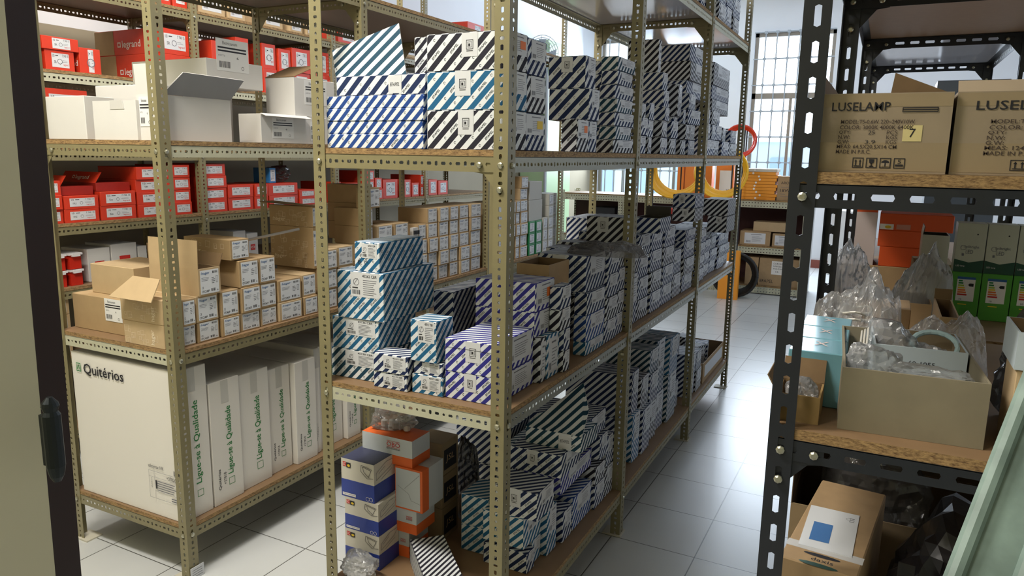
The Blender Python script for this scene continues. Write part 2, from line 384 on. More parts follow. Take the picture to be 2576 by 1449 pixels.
_b2.tube([(0, 0, 0), (0, -.004, 0), (0, -.0065, 0)], [.0088, .0085, .005], ZINC, 8); BOLT = _b2.mesh('bolt')
def gusset_mesh(sx, m, s=.075, h=.042):
    """corner plate hanging under a beam end, in the XZ plane, x away from the post"""
    t = .0015
    pts = [(0, 0), (s, 0), (s, -h), (s*.72, -h*1.1), (h*.5+.004, -s), (h*.5, -s*1.15), (0, -s*1.15)]
    b = MB(); n = len(pts); vs = [(sx*x, -t, z) for x, z in pts]+[(sx*x, 0, z) for x, z in pts]
    fs = [tuple(range(n)), tuple(range(2*n-1, n-1, -1))]+[(i, n+i, n+(i+1) % n, (i+1) % n) for i in range(n)]
    b.add(vs, fs, m); return b.mesh('gusset')
def rack(label, x0, x1, ys, H, shelves, paint, style='fine', w=.042, bh=.041, board=.016, gus=(), group=None, boltfaces=True, dark=None, topperf=False, feet=True):
    """x0..x1 across, ys = post rows; shelves = [(z, front paint, side paint, board face, board underside)]"""
    R = empty('shelving_rack', ((x0+x1)/2, ys[0], 0)); tag(R, label, 'shelving rack', group)
    ox, oy = (x0+x1)/2, ys[0]
    for j, y in enumerate(ys):
        for x, sx in ((x0, 1), (x1, -1)):
            sy = 1 if j < len(ys)-1 else -1
            link('post', post_mesh(H, sx, sy, w, paint, style), R, (x-ox, y-oy, 0))
            if feet:
                f = MB(); f.box(-.006 if sx > 0 else -.075, .075 if sx > 0 else .006, -.01, .06, .0, .006, mat('foot_plastic', '#c9c4b2', .6)); f.build('foot_pad', R, (x-ox, y-oy+(0 if sy > 0 else -.05), -.0001))
    for si, sh in enumerate(shelves):
        z, pf, ps, face, under = sh[:5]
        top = si == 0 and topperf
        for j, y in enumerate(ys):
            e = 1 if j < len(ys)-1 else -1; b = MB()
            strip(b, (x0+.003, y+.0025*e, z), (1, 0, 0), (0, 0, -1), x1-x0-.006, bh, pf, style, .0018, phase=si)
            strip(b, (x0+.003, y+.0025*e, z-.002), (1, 0, 0), (0, e, 0), x1-x0-.006, .025, pf, 'plain', .0015)
            b.build('cross_beam', R, (-ox, -oy, 0))
        for j in range(len(ys)-1):
            for x, sx in ((x0, 1), (x1, -1)):
                b = MB(); L = ys[j+1]-ys[j]-.008
                strip(b, (x+sx*.0045, ys[j]+.005, z), (0, 1, 0), (0, 0, -1), L, bh, ps, style, .0018, phase=si+1)
                strip(b, (x+sx*.0045, ys[j]+.005, z-.002), (0, 1, 0), (sx, 0, 0), L, .03, ps, style if top else 'plain', .0015)
                b.build('side_beam', R, (-ox, -oy, 0))
            b = MB(); a0, a1, c0, c1 = x0+.003, x1-.003, ys[j]+(.003 if j == 0 else .0015), ys[j+1]-(.003 if j == len(ys)-2 else .0015)
            q = [(a0,c0,z+.0003),(a1,c0,z+.0003),(a1,c1,z+.0003),(a0,c1,z+.0003)]; u = [(p[0], p[1], z+board) for p in q]
            b.add(q+u, [(4,5,6,7)], face); b.add(q+u, [(3,2,1,0)], under); b.add(q+u, [(0,1,5,4),(1,2,6,5),(2,3,7,6),(3,0,4,7)], CHIP)
            b.build('shelf_board', R, (-ox, -oy, 0))
        for j, y in enumerate(ys):
            if boltfaces:
                for x, sx in ((x0, 1), (x1, -1)):
                    link('bolt', BOLT, R, (x+sx*w*.5-ox, y-.0005-oy, z-bh*.55))
                    if x == x1: link('bolt', BOLT, R, (x+.0005-ox, y+(w*.5 if j < len(ys)-1 else -w*.5)-oy, z-bh*.55), (0, 0, PI/2))
    for (si, j, side, s) in gus:
        z = shelves[si][0]; pm = shelves[si][1]; y = ys[j]; x, sx = (x0, 1) if side == 'l' else (x1, -1)
        g = link('gusset_plate', gusset_mesh(sx, pm, s, bh), R, (x+sx*.003-ox, y+.0065-oy, z-.0005))
        link('bolt', BOLT, g, (sx*s*.82, -.0055, -bh*.55)); link('bolt', BOLT, g, (sx*w*.45, -.009, -s*.85))
    return R
zA, zB, zC, zD = 2.3106, 1.593, .8811, .1914
allg = [(0, j, s, .13) for j in range(4) for s in 'lr']
CRR = rack('olive slotted steel rack in the middle, filled with striped cartons', -.6464, 0, [0, 1.0948, 2.2983, 3.4476], 2.62,
    [(zA, OLIVE, CREAM, HARD, GLOSS), (zB, OLIVE, GREYM, HARD, GLOSSD), (zC, CREAM, GREYM, HARD, GLOSSD), (zD, OLIVE, OLIVE, HARD, GLOSSD)],
    OLIVE, gus=allg+[(1, 0, 'r', .1), (2, 1, 'r', .09)], topperf=True)
lA, lB, lC, lD = 2.285, 1.6114, .8736, .2017
LX0, LX1 = -1.994, -1.321
LRR = rack('olive slotted steel rack on the left, with white and tan cartons', LX0, LX1, [.0069, 1.10, 2.32, 3.50], 2.6,
    [(lA, OLIVE, OLIVE, HARD, GLOSSD), (lB, OLIVE, CREAM, HARD, GLOSSD), (lC, CREAM, OLIVE, HARD, GLOSSD), (lD, OLIVE, OLIVE, HARD, GLOSSD)],
    OLIVE, gus=allg+[(1, 0, 'l', .085)], topperf=True)
wX = -2.75
wz = [2.365, 1.95, 1.575, 1.207, .885, .54, .15]
WRR = rack('olive slotted steel rack against the left wall, with red cartons', -3.3, wX, [.18, 1.38, 2.58, 3.78, 4.98], 2.9,
    [(z, CREAM if i == 1 else OLIVE, CREAM if i == 1 else OLIVE, HARD, GLOSSD) for i, z in enumerate(wz)], OLIVE, gus=[(0, j, s, .1) for j in (0, 1) for s in 'lr'])
rB, rC = 1.5544, 1.0522
RX0, RX1 = .7115, 1.40
RRR = rack('near black slotted steel rack on the right, with lamp cartons and bags', RX0, RX1, [-.2226, .80], 2.45,
    [(2.084, BLACKM, BLACKM, HARD, BROWNU), (rB, BLACKM, BLACKM, HARD, BROWNU), (rC, BLACKM, BLACKM, HARD, BROWNU), (.45, BLACKM, BLACKM, HARD, BROWNU)],
    BLACKM, style='long', w=.046, bh=.044, board=.022, gus=[(0, j, s, .12) for j in (0, 1) for s in 'lr']+[(2, 0, 'l', .1)])
RR2 = rack('second black slotted steel rack on the right, orange cartons on it', RX0, RX1, [.83, 2.34], 2.45,
    [(2.165, BLACKM, BLACKM, HARD, BROWNU), (rB, BLACKM, BLACKM, HARD, BROWNU), (rC, BLACKM, BLACKM, HARD, BROWNU), (.45, BLACKM, BLACKM, HARD, BROWNU)],
    BLACKM, style='long', w=.046, bh=.044, board=.022, gus=[(0, 1, s, .12) for s in 'lr'])
RR3 = rack('farthest black slotted steel rack on the right, mostly empty', RX0, RX1, [2.37, 3.9], 2.45,
    [(2.21, BLACKM, BLACKM, HARD, GLOSS), (rB, BLACKM, BLACKM, HARD, BROWNU), (rC, BLACKM, BLACKM, HARD, BROWNU), (.45, BLACKM, BLACKM, HARD, BROWNU)],
    BLACKM, style='long', w=.046, bh=.044, board=.022, gus=[(0, 1, s, .12) for s in 'lr'])
FRR = rack('cream perforated shelving along the far end under the windows', -2.95, .13, [7.3, 7.85], 1.15,
    [(1.10, CREAM, CREAM, HARD, HARD), (.56, CREAM, CREAM, HARD, HARD), (.09, CREAM, CREAM, HARD, HARD)], CREAM, style='double', w=.06, bh=.075, feet=False)
for xx in (-2.15, -.95):
    b = MB(); strip(b, (xx, 7.3, 0), (0, 0, 1), (1, 0, 0), 1.1, .06, CREAM, 'double'); strip(b, (xx+.065, 7.3, 0), (0, 0, 1), (1, 0, 0), 1.1, .06, CREAM, 'double')
    b.build('post', FRR, (1.41, -7.3+.0-.003, 0))
b = MB(); b.box(.132, .15, 7.3, 7.85, .0, 1.15, WHITEC); b.box(-2.94, .13, 7.84, 7.85, .1, 1.1, mat('maroon_back_panel', '#4b2a2a', .7)); b.build('panel', FRR, (1.41, -7.3, 0))

# ------------------------------------------------------------------ cartons and what is printed on them
ORD = ['first', 'second', 'third', 'fourth', 'fifth', 'sixth', 'seventh', 'eighth', 'ninth', 'tenth', 'eleventh', 'twelfth', 'thirteenth', 'fourteenth', 'fifteenth', 'sixteenth']
def layer_word(i, n):
    if n == 1: return 'alone'
    if i == 0: return 'bottom'
    if i == n-1: return 'topmost'
    return ORD[i]+' up'
def body_mesh(dx, dy, dz, m, r=.0018, faces=None):
    """softly chamfered carton; faces = {'F','R','T','L','B'(back): material}"""
    bm = bmesh.new(); bmesh.ops.create_cube(bm, size=1)
    for v in bm.verts: v.co.x *= dx; v.co.y *= dy; v.co.z = (v.co.z+.5)*dz
    mats = [m]
    if faces:
        for f in bm.faces:
            n = f.normal; k = 'R' if n.x > .5 else 'L' if n.x < -.5 else 'F' if n.y < -.5 else 'B' if n.y > .5 else 'T' if n.z > .5 else 'D'
            if k in faces:
                if faces[k] not in mats: mats.append(faces[k])
                f.material_index = mats.index(faces[k])
    if r: bmesh.ops.bevel(bm, geom=bm.edges[:], offset=min(r, dx*.1, dy*.1, dz*.1), segments=1, affect='EDGES')
    me = bpy.data.meshes.new('carton'); bm.to_mesh(me); bm.free()
    for k in mats: me.materials.append(k)
    return me
_PR = {}
def pr(key, fn):
    if key not in _PR:
        p = Print(); fn(p); _PR[key] = p.b.mesh(key[0])
    return _PR[key]
def rd(x, s=.004): return max(s, round(x/s)*s)
# white product sticker with drawing, bar code and lines of text
def lab_product(w, h, title='', seed=0, sheet=PAPER):
    w, h = rd(w), rd(h)
    def fn(p):
        p.sheet(w, h, sheet)
        if title: p.text('*'+title, w*.42, h*.80, w*.5, h*.12, INK)
        else: p.rect(w*.44, h*.82, w*.4, h*.08, INK, .0009)
        p.lines(w*.44, h*.1, w*.5, h*.66, 8, INKG, seed, .3)
        p.bars(w*.06, h*.1, w*.28, h*.18, INK, 12, seed+3)
        p.ring(w*.2, h*.6, min(w, h)*.15, min(w, h)*.025, INKG, n=10); p.seg(w*.12, h*.5, w*.26, h*.75, h*.02, INKG)
        p.rect(w*.06, h*.34, w*.2, h*.05, INK, .0009)
    return pr(('product_label', w, h, title, seed, sheet.name), fn)
def lab_end(w, h, seed=0, tint=PAPER, accent=None):
    w, h = rd(w), rd(h)
    def fn(p):
        p.sheet(w, h, tint); p.rect(w*.3, h*.84, w*.5, h*.05, INKG, .0009)
        p.lines(w*.35, h*.2, w*.55, h*.55, 6, INKG, seed, .25); p.bars(w*.08, h*.1, w*.24, h*.2, INKG, 9, seed)
        if accent: p.rect(w*.6, h*.3, w*.32, h*.4, accent, .0012)
    return pr(('end_label', w, h, seed, tint.name, accent.name if accent else ''), fn)
def lab_seal(w, h, word=False):
    w, h = rd(w), rd(h)
    def fn(p):
        p.sheet(w, h, PAPER)
        if word: p.text('EFAPEL', w*.12, h*.4, w*.72, h*.2, INK, slant=.2)
        else:
            p.frame(w*.28, h*.3, w*.44, w*.5, w*.03, INK); p.frame(w*.36, h*.3+w*.1, w*.28, w*.3, w*.03, INKG)
            p.rect(w*.42, h*.3+w*.16, w*.12, w*.14, INK, .0009); p.rect(w*.3, h*.22, w*.4, h*.03, INK, .0009)
    return pr(('seal_label', w, h, word), fn)
def letter_mesh(dims, faces='F', ink=INK, PER=.032):
    """rows of small slanted lettering inside the pale stripes"""
    dx, dy, dz = dims; p = Print(); out = MB()
    for face in faces:
        wd = dx if face == 'F' else dy; p = Print(); s2 = math.sqrt(.5); L = .0315; hh = .0062
        for k in range(int((-wd/2-dz)/PER)-1, int(wd/2/PER)+2):
            s = (k+.73)*PER; t0 = random.Random(k*7+3).random()*.05 + (k % 2)*.03
            t = -.05+t0; word = True
            while t < dz*1.5+.05:
                # along the line u = s + z ; start z = t*s2
                z0 = t*s2; u0 = s+z0; ln = L if word else .009; u1 = u0+ln*s2; z1 = z0+ln*s2
                if u0 > -wd/2+.008 and u1 < wd/2-.006 and z0 > .003 and z1 < dz-.008:
                    a, b = u0+hh*.5*s2, z0-hh*.5*s2
                    if word: p.text('*EFAPEL', a, b, L, hh, ink, .00035, 45, .25)
                    else: p.ring((u0+u1)/2, (z0+z1)/2, .0036, .0011, ink, .00035, 6, 20, 320)
                t += ln+.018; word = not word
        for i, v in enumerate(p.b.v):
            u, l, z = v; p.b.v[i] = (u, -dy/2+l, z) if face == 'F' else (dx/2-l, u, z)
        if p.b.v: out.add(p.b.v, p.b.f, ink)
    return out.mesh('printed_lettering') if out.v else None
NBOX = [0]
REG = []
def place(b, rz=0, shrink=.0008, fit=False):
    """bounds -> size and position; fit=True trims the hidden side of a carton that would run into its neighbours"""
    x0, x1, y0, y1, z, h = b; x0, x1 = min(x0, x1), max(x0, x1)
    if fit:
        for _ in range(3):
            for (a0, a1, c0, c1, e0, e1) in REG:
                px, py, pz = min(x1, a1)-max(x0, a0), min(y1, c1)-max(y0, c0), min(z+h, e1)-max(z, e0)
                if px < .002 or py < .002 or pz < .002: continue
                op = []
                if a1 < x1-.03: op.append(((a1-x0)/(x1-x0)*.5, 'x0', a1+.001))
                if c0 > y0+.03: op.append(((y1-c0)/(y1-y0)*.6, 'y1', c0-.001))
                if c1 < y1-.03: op.append(((c1-y0)/(y1-y0)*1.2, 'y0', c1+.001))
                if a0 > x0+.03: op.append(((x1-a0)/(x1-x0)*1.3, 'x1', a0-.001))
                if e0 > z+.02: op.append(((z+h-e0)/h*1.1, 'h', e0-z-.0005))
                if not op: continue
                _c, k, v = min(op)
                if k == 'x0': x0 = v
                elif k == 'x1': x1 = v
                elif k == 'y0': y0 = v
                elif k == 'y1': y1 = v
                else: h = v
        REG.append((x0, x1, y0, y1, z, z+h))
    dims = (max(.02, abs(x1-x0)-2*shrink), max(.02, abs(y1-y0)-2*shrink), max(.012, h-.0006))
    return dims, ((x0+x1)/2, (y0+y1)/2, z+.0002), rz
def striped(b, label, c='n', rz=0, per=None, fit=True, front=None, side='end', words=None, seed=None, group=None, title='', top=True, lid=False, sidefrac=.55):
    dims, loc, rz = place(b, rz, fit=fit); dx, dy, dz = dims; NBOX[0] += 1; seed = NBOX[0] if seed is None else seed
    per = per or .032
    o = link('striped_carton', body_mesh(dx, dy, dz, stripe(c, per)), None, loc, (0, 0, rz)); tag(o, label, 'carton', group)
    near = (Vector(loc)-CAM).length < 3.0 if words is None else words
    if near:
        for fc in 'FR':
            m = letter_mesh(dims, fc, PER=per)
            if m: link('printed_lettering', m, o)
    sd = seed % 4
    if side == 'end' and dy > .03:
        w, h = dy*.7, dz*sidefrac; put(lab_end(w, h, sd), 'end_label', o, dims, 'R', dy*.24, dz-h-.002)
    elif side == 'accent':
        w, h = dy*.9, dz*sidefrac; put(lab_end(w, h, sd, PAPER, ORI if sd % 2 else YELI), 'end_label', o, dims, 'R', dy*.05, dz-h-.002)
    elif side == 'full':
        w, h = dy*.75, dz*.8; put(lab_end(w, h, sd), 'end_label', o, dims, 'R', dy*.12, dz*.1)
    if front == 'product':
        w, h = min(dx*.62, .13), dz*.5 if dz > .07 else dz*.72; put(lab_product(w, h, title, sd), 'product_label', o, dims, 'F', dx*.3 if dx*.3+w < dx else dx*.15, dz-h-.003)
    elif front == 'seal' or front == 'sealtop':
        w = min(.05, dz*.5, dx*.3); put(lab_seal(w, w*1.25), 'seal_label', o, dims, 'F', dx*.5-w/2+(seed % 3-1)*.01, (dz-w*1.25-.001) if front == 'sealtop' else dz-w*1.25-.001)
    elif front == 'word':
        w = min(.05, dz*.8); put(lab_seal(w, w*1.1, True), 'seal_label', o, dims, 'F', dx*.6, max(.002, dz-w*1.15))
    if lid:   # thin dark tuck line of the lid
        p = Print(); p.rect(-dx/2+.002, dz-.026, dx-.004, .0012, INK, .0009); l = p.b.mesh('lid_seam'); link('lid_seam', l, o, (0, -dy/2, 0))
    return o
def cb(z, xl, xr=None, c=None, X1=None, Y0=None, yt=None, h=None, dy=None):
    """carton bounds from its nearest lower corner c (photo point on height z), left edge xl, right edge xr, top yt"""
    if c is not None:
        if X1 is None and Y0 is None: p = on(2, z, *c); X1, Y0 = p.x, p.y
        elif X1 is not None and Y0 is None: Y0 = Yp(c[0], X1, z+.03)
        elif X1 is None: X1 = Xp(c[0], Y0, z+.03)
    if h is None: h = Zp(yt, X1, Y0)-z
    X0 = Xp(xl, Y0, z+h/2)
    Y1 = Yp(xr, X1, z+h/2) if xr is not None else Y0+dy
    return [X0, X1, Y0, Y1, z, h]
def topquad(z, h, fl, fr, nr):
    """rotated carton from three photo points of its top: far left, far right, near right"""
    A, B_, C_ = on(2, z+h, *fl), on(2, z+h, *fr), on(2, z+h, *nr); w = B_-A; ln = (C_-B_); a = math.atan2(w.y, w.x)
    d = abs(ln.dot(Vector((-math.sin(a), math.cos(a), 0)))); W_ = w.length; c = A+w/2+Vector((math.sin(a), -math.cos(a), 0))*d/2
    return (c.x-W_/2, c.x+W_/2, c.y-d/2, c.y+d/2, z, h), a
def side_stacks(z, X1, cols, place_name, depth=.28, jx=.02, jr=2.0, seed=1, made=None, side='end', words=None, front=None, maxlab=None):
    """stacks seen from the aisle: cols = [(left px, right px, 'colour codes bottom to top', [heights])]"""
    rnd = random.Random(seed); out = []
    for i, (pl, prr, codes, hs) in enumerate(cols):
        zz = z; ya = Yp(pl, X1, z+.12)+.0015; yb = Yp(prr, X1, z+.12)-.0015
        for yj in (0, 1.0948, 2.2983, 3.4476):
            if ya < yj+.003 and yb > yj-.003:
                if (ya+yb)/2 < yj: yb = yj-.003
                else: ya = yj+.0035
        if isinstance(hs, (int, float)): hs = [hs]*len(codes)
        pc = rnd.uniform(0, jx)
        for k, cc in enumerate(codes):
            x1 = X1-pc-rnd.uniform(0, jx*.6); h = hs[k]; s_ = (yb-ya)*.03
            b = (x1-depth, x1, ya+rnd.uniform(0, s_), yb-rnd.uniform(0, s_), zz, h)
            lab = '%s striped carton, %s in %s stack, %s' % (STRN[cc], layer_word(k, len(codes)), ORD[i], place_name)
            out.append(striped(b, lab, cc, math.radians(rnd.uniform(-jr, jr)*min(1, .1/max(.02, depth))), front, side, words, group=None)); zz += h
    return out

# ------------------------------------------------------------------ middle rack, eye-level shelf
bB, bC, bD, bA = zB+.0162, zC+.0162, zD+.0162, zA+.0162
def heights(xpx, Y, ys, z0):
    X = Xp(xpx, Y, z0+.1); zs = [Zp(y, X, Y) for y in ys]; return [z-z0 for z in zs]
F0 = .014
xl = Xp(821, F0, 1.66); xm = Xp(1067, F0, 1.66); z = bB
hs = [Zp(y, xl, F0) for y in (336, 305, 274, 243)]
for i, t in enumerate(hs):
    striped((xl, xm-.001-.004*(i == 1), F0+(i % 2)*.002, F0+.2, z, t-z), 'flat blue striped carton, %s of four flat ones at the rack end' % layer_word(i, 4), 'b', side=None, lid=False, group=None); z = t
z4 = z; xa = Xp(842, F0, 1.78); xb = Xp(1070, F0, 1.78)
t = Zp(192, xa, F0); o = striped((xa, xb-.002, F0+.005, F0+.2, z4, t-z4), 'navy striped carton with its lid propped up and a wrong-way-up seal', 'n', front='word', side=None, per=.042); z5 = t
# the raised lid: a striped sheet leaning back, hinged on that carton
Q = [Vector((Xp(844, F0+.03, z5+.02), F0+.03, z5+.002)), Vector((Xp(1022, F0+.03, z5+.02), F0+.03, z5+.002)), on(1, F0+.08, 1003, 58), on(1, F0+.08, 836, 127)]
bb = MB(); rel = [q-Vector(o.location) for q in Q]; bb.slab(rel, .003, S_DTEAL, WHITEC); bb.build('lid', o)
nn = (rel[1]-rel[0]).cross(rel[3]-rel[0]).normalized(); 
if nn.y > 0: nn = -nn
def lidp(x, z, up=.0012): return Vector((x, rel[0].y-(nn.x*(x-rel[0].x)+nn.z*(z-rel[0].z))/nn.y, z))+nn*up
def inq(x, z):
    P4 = [(q.x, q.z) for q in rel]; sg = []
    for a in range(4):
        (ax, az), (bx, bz) = P4[a], P4[(a+1) % 4]; sg.append((bx-ax)*(z-az)-(bz-az)*(x-ax) > 0)
    return all(sg) or not any(sg)
pl_ = Print()
for k in range(-12, 12):
    s_ = (k+.73)*.042
    for q in range(9):
        z_ = rel[0].z+.006+q*.034+(k % 2)*.016; x_ = s_+z_
        if not (inq(x_-.004, z_) and inq(x_+.028, z_+.026)): continue
        if q % 2: pl_.ring(x_+.004, z_+.004, .0042, .0013, INK, .0, 6, 20, 320)
        else: pl_.text('*EFAPEL', x_+.003, z_-.003, .034, .0072, INK, .0, 45, .25)
pl_.b.v = [tuple(lidp(u, w)) for u, _l, w in pl_.b.v]; pl_.b.build('printed_lettering', o)
sx_, sz_ = on(1, F0+.06, 915, 110).x-o.location.x, on(1, F0+.06, 915, 118).z-o.location.z
pq = Print(); pq.rect(0, 0, .036, .042, PAPER, .0); pq.text('EFAPEL', .004, .016, .028, .009, INK, .0006, 8)
pq.b.v = [tuple(lidp(sx_-.02+u, sz_-.02+w, .0018-l)) for u, l, w in pq.b.v]; pq.b.build('seal_label', o)
striped((Xp(1010, .16, 1.86), Xp(1071, .16, 1.86), .225, .40, z5-.16, Zp(92, Xp(1010, .2, 1.86), .2)-z5+.16), 'black striped carton with white open flap behind the raised lid', 'k', side=None)
# the three stacked pairs whose ends face the aisle
X1 = -.010; y1a = Yp(1327, X1, 1.75); y2a = Yp(1378, X1, 1.75); xr0 = Xp(1073, F0, 1.7); z = bB
tops = [Zp(y, xr0, F0) for y in (278, 182, 87)]
for i, (t, cc) in enumerate(zip(tops, 'ktk')):
    striped((xr0, X1, F0, y1a-.001, z, t-z), 'large %s striped carton with square seal, %s of three at the near post' % (STRN[cc], layer_word(i, 3)), cc, front='seal', side='accent' if i == 2 else 'end', per=.042)
    striped((xr0, X1-.006, y1a+.001, y2a, z, t-z-.001), '%s striped carton directly behind the sealed one, %s layer' % (STRN['nkn'[i]], layer_word(i, 3)), 'nkn'[i], side='accent' if i == 0 else 'end'); z = t
# larger ones with visible fronts
def frontbox(z, xl, xc, xr, yt, lab, c, X1=-.012, dy=None, **k):
    b = cb(z, xl, xr, c=(xc, 0), X1=X1, yt=yt, dy=dy); striped(b, lab, c, **k); return b
bd = [Yp(1482, -.012, 1.65), Yp(1507, -.012, 1.65)]
z1 = Zp(302, -.012, bd[0]); z2 = Zp(221, -.012, bd[0]); z3 = Zp(138, -.012, bd[0])
striped((Xp(1412, bd[0]-.10, 1.65), -.012, bd[0]-.105, bd[0]-.004, bB, z1-bB), 'black striped carton with orange sticker under the two sealed ones', 'k', side='accent')
striped((Xp(1442, bd[0], 1.65), -.02, bd[0], bd[1], bB, z1-bB), 'navy striped carton beside the one with the orange sticker', 'n')
striped((Xp(1380, bd[0], 1.75), -.014, bd[0]-.002, bd[1], z1, z2-z1), 'large navy striped carton, lower one of two near middle of the shelf', 'n', side='end', per=.042)
striped((Xp(1379, bd[0], 1.85), -.03, bd[0]-.002, bd[1]-.004, z2, z3-z2), 'large navy striped carton with square seal, upper one of the two', 'n', front='seal', side='end', per=.042)
pn = 'middle rack eye-level shelf'
side_stacks(bB, -.078, [
    (1513, 1545, 'dndnknn', .047)], 'near bay, '+pn, depth=.11, jx=.012, jr=5, seed=3, words=False)
side_stacks(bB, -.012, [(1550, 1596, 'kdndnnd', .0485)], 'beside second post, eye-level shelf', depth=.13, jx=.012, jr=4, seed=4, words=False)
pb = 'second bay, '+pn
side_stacks(bB, -.015, [(1608, 1623, 'nkn', [.075, .07, .06]), (1624, 1640, 'nnk', [.075, .07, .06]), (1641, 1656, 'knn', [.07, .07, .07]), (1657, 1669, 'nk', [.075, .07]), (1670, 1685, 'kkn', [.075, .07, .06]),
    (1686, 1700, 'nn', [.075, .07]), (1701, 1714, 'kn', [.075, .08]), (1715, 1731, 'nk', [.18, .15]), (1733, 1744, 'kkn', [.075, .075, .07]), (1745, 1768, 'nknn', [.075, .078, .074, .08])], pb, depth=.1, jx=.04, jr=7, seed=5, words=False)
ylo = Yp(1612, -.15, 1.9); zt = bB+.206
striped((-.30, -.05, ylo+.03, ylo+.12, zt, .078), 'navy striped carton with seal, lower of two beside the post', 'n', front='seal', side='end')
striped((-.30, -.06, ylo+.03, ylo+.12, zt+.078, .078), 'navy striped carton with seal, upper of two beside the post', 'n', front='seal', side='end')
yq = 1.60
sup = (-.5, -.13, yq+.004, yq+.27, bB, Zp(286, -.12, yq)-bB); striped(sup, 'black striped carton low behind the small boxes, carrying the biggest one', 'k', side=None)
striped((-.48, -.13, yq+.004, yq+.27, bB+sup[5], Zp(238, -.12, yq)-bB-sup[5]), 'wide flat striped carton lying under the biggest carton', 'n', side='end')
zt = Zp(238, -.12, yq); Xl = Xp(1557, yq, 1.95)
striped((Xl, -.11, yq, yq+.16, zt, Zp(88, -.11, yq)-zt), 'biggest striped carton, standing tall under the top shelf', 'k', side='full')
side_stacks(bB+.307, -.10, [(1733, 1792, 'nkn', [.085, .10, .085])], 'carried by small boxes, second bay', depth=.24, jx=.02, jr=2, seed=8, words=False)
side_stacks(bB, -.015, [(1784, 1801, 'nkn', [.09, .085, .08]), (1802, 1814, 'nnk', [.09, .085, .08]), (1815, 1828, 'knn', [.09, .085, .08]), (1829, 1842, 'nk', [.085, .085]), (1843, 1856, 'kn', .08)], 'far bay, '+pn, depth=.12, jx=.04, jr=7, seed=9, words=False)
side_stacks(bB+.256, -.09, [(1795, 1838, 'knk', [.08, .08, .13])], 'carried by small boxes, far bay', depth=.24, jx=.01, jr=2, seed=10, words=False)

# ------------------------------------------------------------------ middle rack, waist-height shelf
b1 = cb(bC, 834, c=(955, 965), yt=891, dy=.2); striped(b1, 'dark teal striped carton at the bottom of the front left stack', 'd', side=None, front='product', title='45138 CBR')
b2 = cb(b1[4]+b1[5], 836, c=(954, 0), Y0=b1[2], yt=810, dy=.2); striped(b2, 'dark teal striped carton, second in the front left stack', 't', side=None, front='product', title='45136 CBR')
b3 = cb(b2[4]+b2[5], 848, 1092, c=(966, 0), Y0=b1[2]-.004, yt=690); striped(b3, 'tall teal striped carton with a large white sticker, third in front left stack', 't', side=None, front='product', title='45262 CBR')
b4 = cb(b3[4]+b3[5], 891, 1065, c=(955, 0), Y0=b1[2]+.004, yt=612); o4 = striped(b4, 'striped carton with handwritten six, topmost in the front left stack', 't', side=None, front='product', title='50933 CBR')
p = Print(); p.ring(.02, .028, .006, .0016, INK, n=8); p.seg(.014, .03, .022, .04, .0016, INK); p.seg(.042, .022, .036, .034, .0016, INK); p.seg(.036, .034, .052, .03, .0016, INK); link('handwritten_mark', p.b.mesh('handwritten_mark'), o4, (-(b4[1]-b4[0])/2, -(b4[3]-b4[2])/2, 0))
c1 = cb(bC, 939, c=(1024.5, 988), yt=946, dy=.085)
striped(c1, 'small dark striped carton on the board, left of the two small piles', 'n', side=None, front='product', title='45132 SBR')
c2 = cb(c1[4]+c1[5], 938, c=(1027, 0), Y0=c1[2]-.003, yt=900, dy=.085); striped(c2, 'small striped carton on top of the left small pile', 'n', side=None, front='product', title='45132 SBR')
d1 = cb(bC, 1027, c=(1114, 1001), yt=952, dy=.10); striped(d1, 'small teal striped carton on the board, right of the two small piles', 't', side=None, front='product', title='45973 SBR')
d2 = cb(d1[4]+d1[5], 1040, c=(1113, 0), Y0=d1[2]+.002, yt=917, dy=.10); o = striped(d2, 'small striped carton with yellow marker line, on the right small pile', 'n', side=None, front='product', title='45973 SBR')
d3 = cb(d2[4]+d2[5], 1011, 1141, c=(1098, 0), Y0=d1[2]-.006, yt=811); striped(d3, 'teal striped carton with white sticker on top of the right small pile', 't', side=None, front='product', title='45911 TBR', rz=0)
p0 = on(2, bC, 1117.5, 999); e1 = [p0.x, -.05, p0.y, Yp(1343, -.05, 1.0), bC, Zp(931, p0.x, p0.y)-bC]
e1[0] += .002
striped(e1, 'violet blue striped carton, lower of two at the near post', 'i', front='seal', side='end', sidefrac=.8)
e2 = [e1[0], -.052, e1[2]-.001, e1[3], bC+e1[5], Zp(849, p0.x, p0.y)-bC-e1[5]]
striped(e2, 'violet blue striped carton with tucked lid, upper of two at near post', 'i', front='seal', side='end', sidefrac=.8, lid=True)
ym = e1[3]+.004; yk = Yp(1375, -.03, 1.0); yn = Yp(1406, -.03, 1.0)
zs = Zp(853, -.03, ym)
striped((-.25, -.03, ym, yk-.001, bC, zs-bC), 'narrow upright striped carton, nearer of two beside the violet pair', 'k', side='full')
striped((-.25, -.028, yk+.001, yn, bC, zs-bC), 'narrow upright striped carton, farther of two beside the violet pair', 't', side='full')
Xf = Xp(1195, ym, 1.1)
striped((Xf, -.26, ym, yn, bC, zs-bC), 'striped carton hidden low behind the violet pair', 'n', side=None)
yc = ym
for i, (ya_, cc) in enumerate(((787, 'i'), (714, 'i'))):
    zt = Zp(ya_, -.05, yc); striped((Xf, -.05, yc, yn, zs, zt-zs), 'violet striped carton, %s of two raised on the upright ones' % ('lower', 'upper')[i], cc, side='accent' if i else 'end', sidefrac=.8); zs = zt
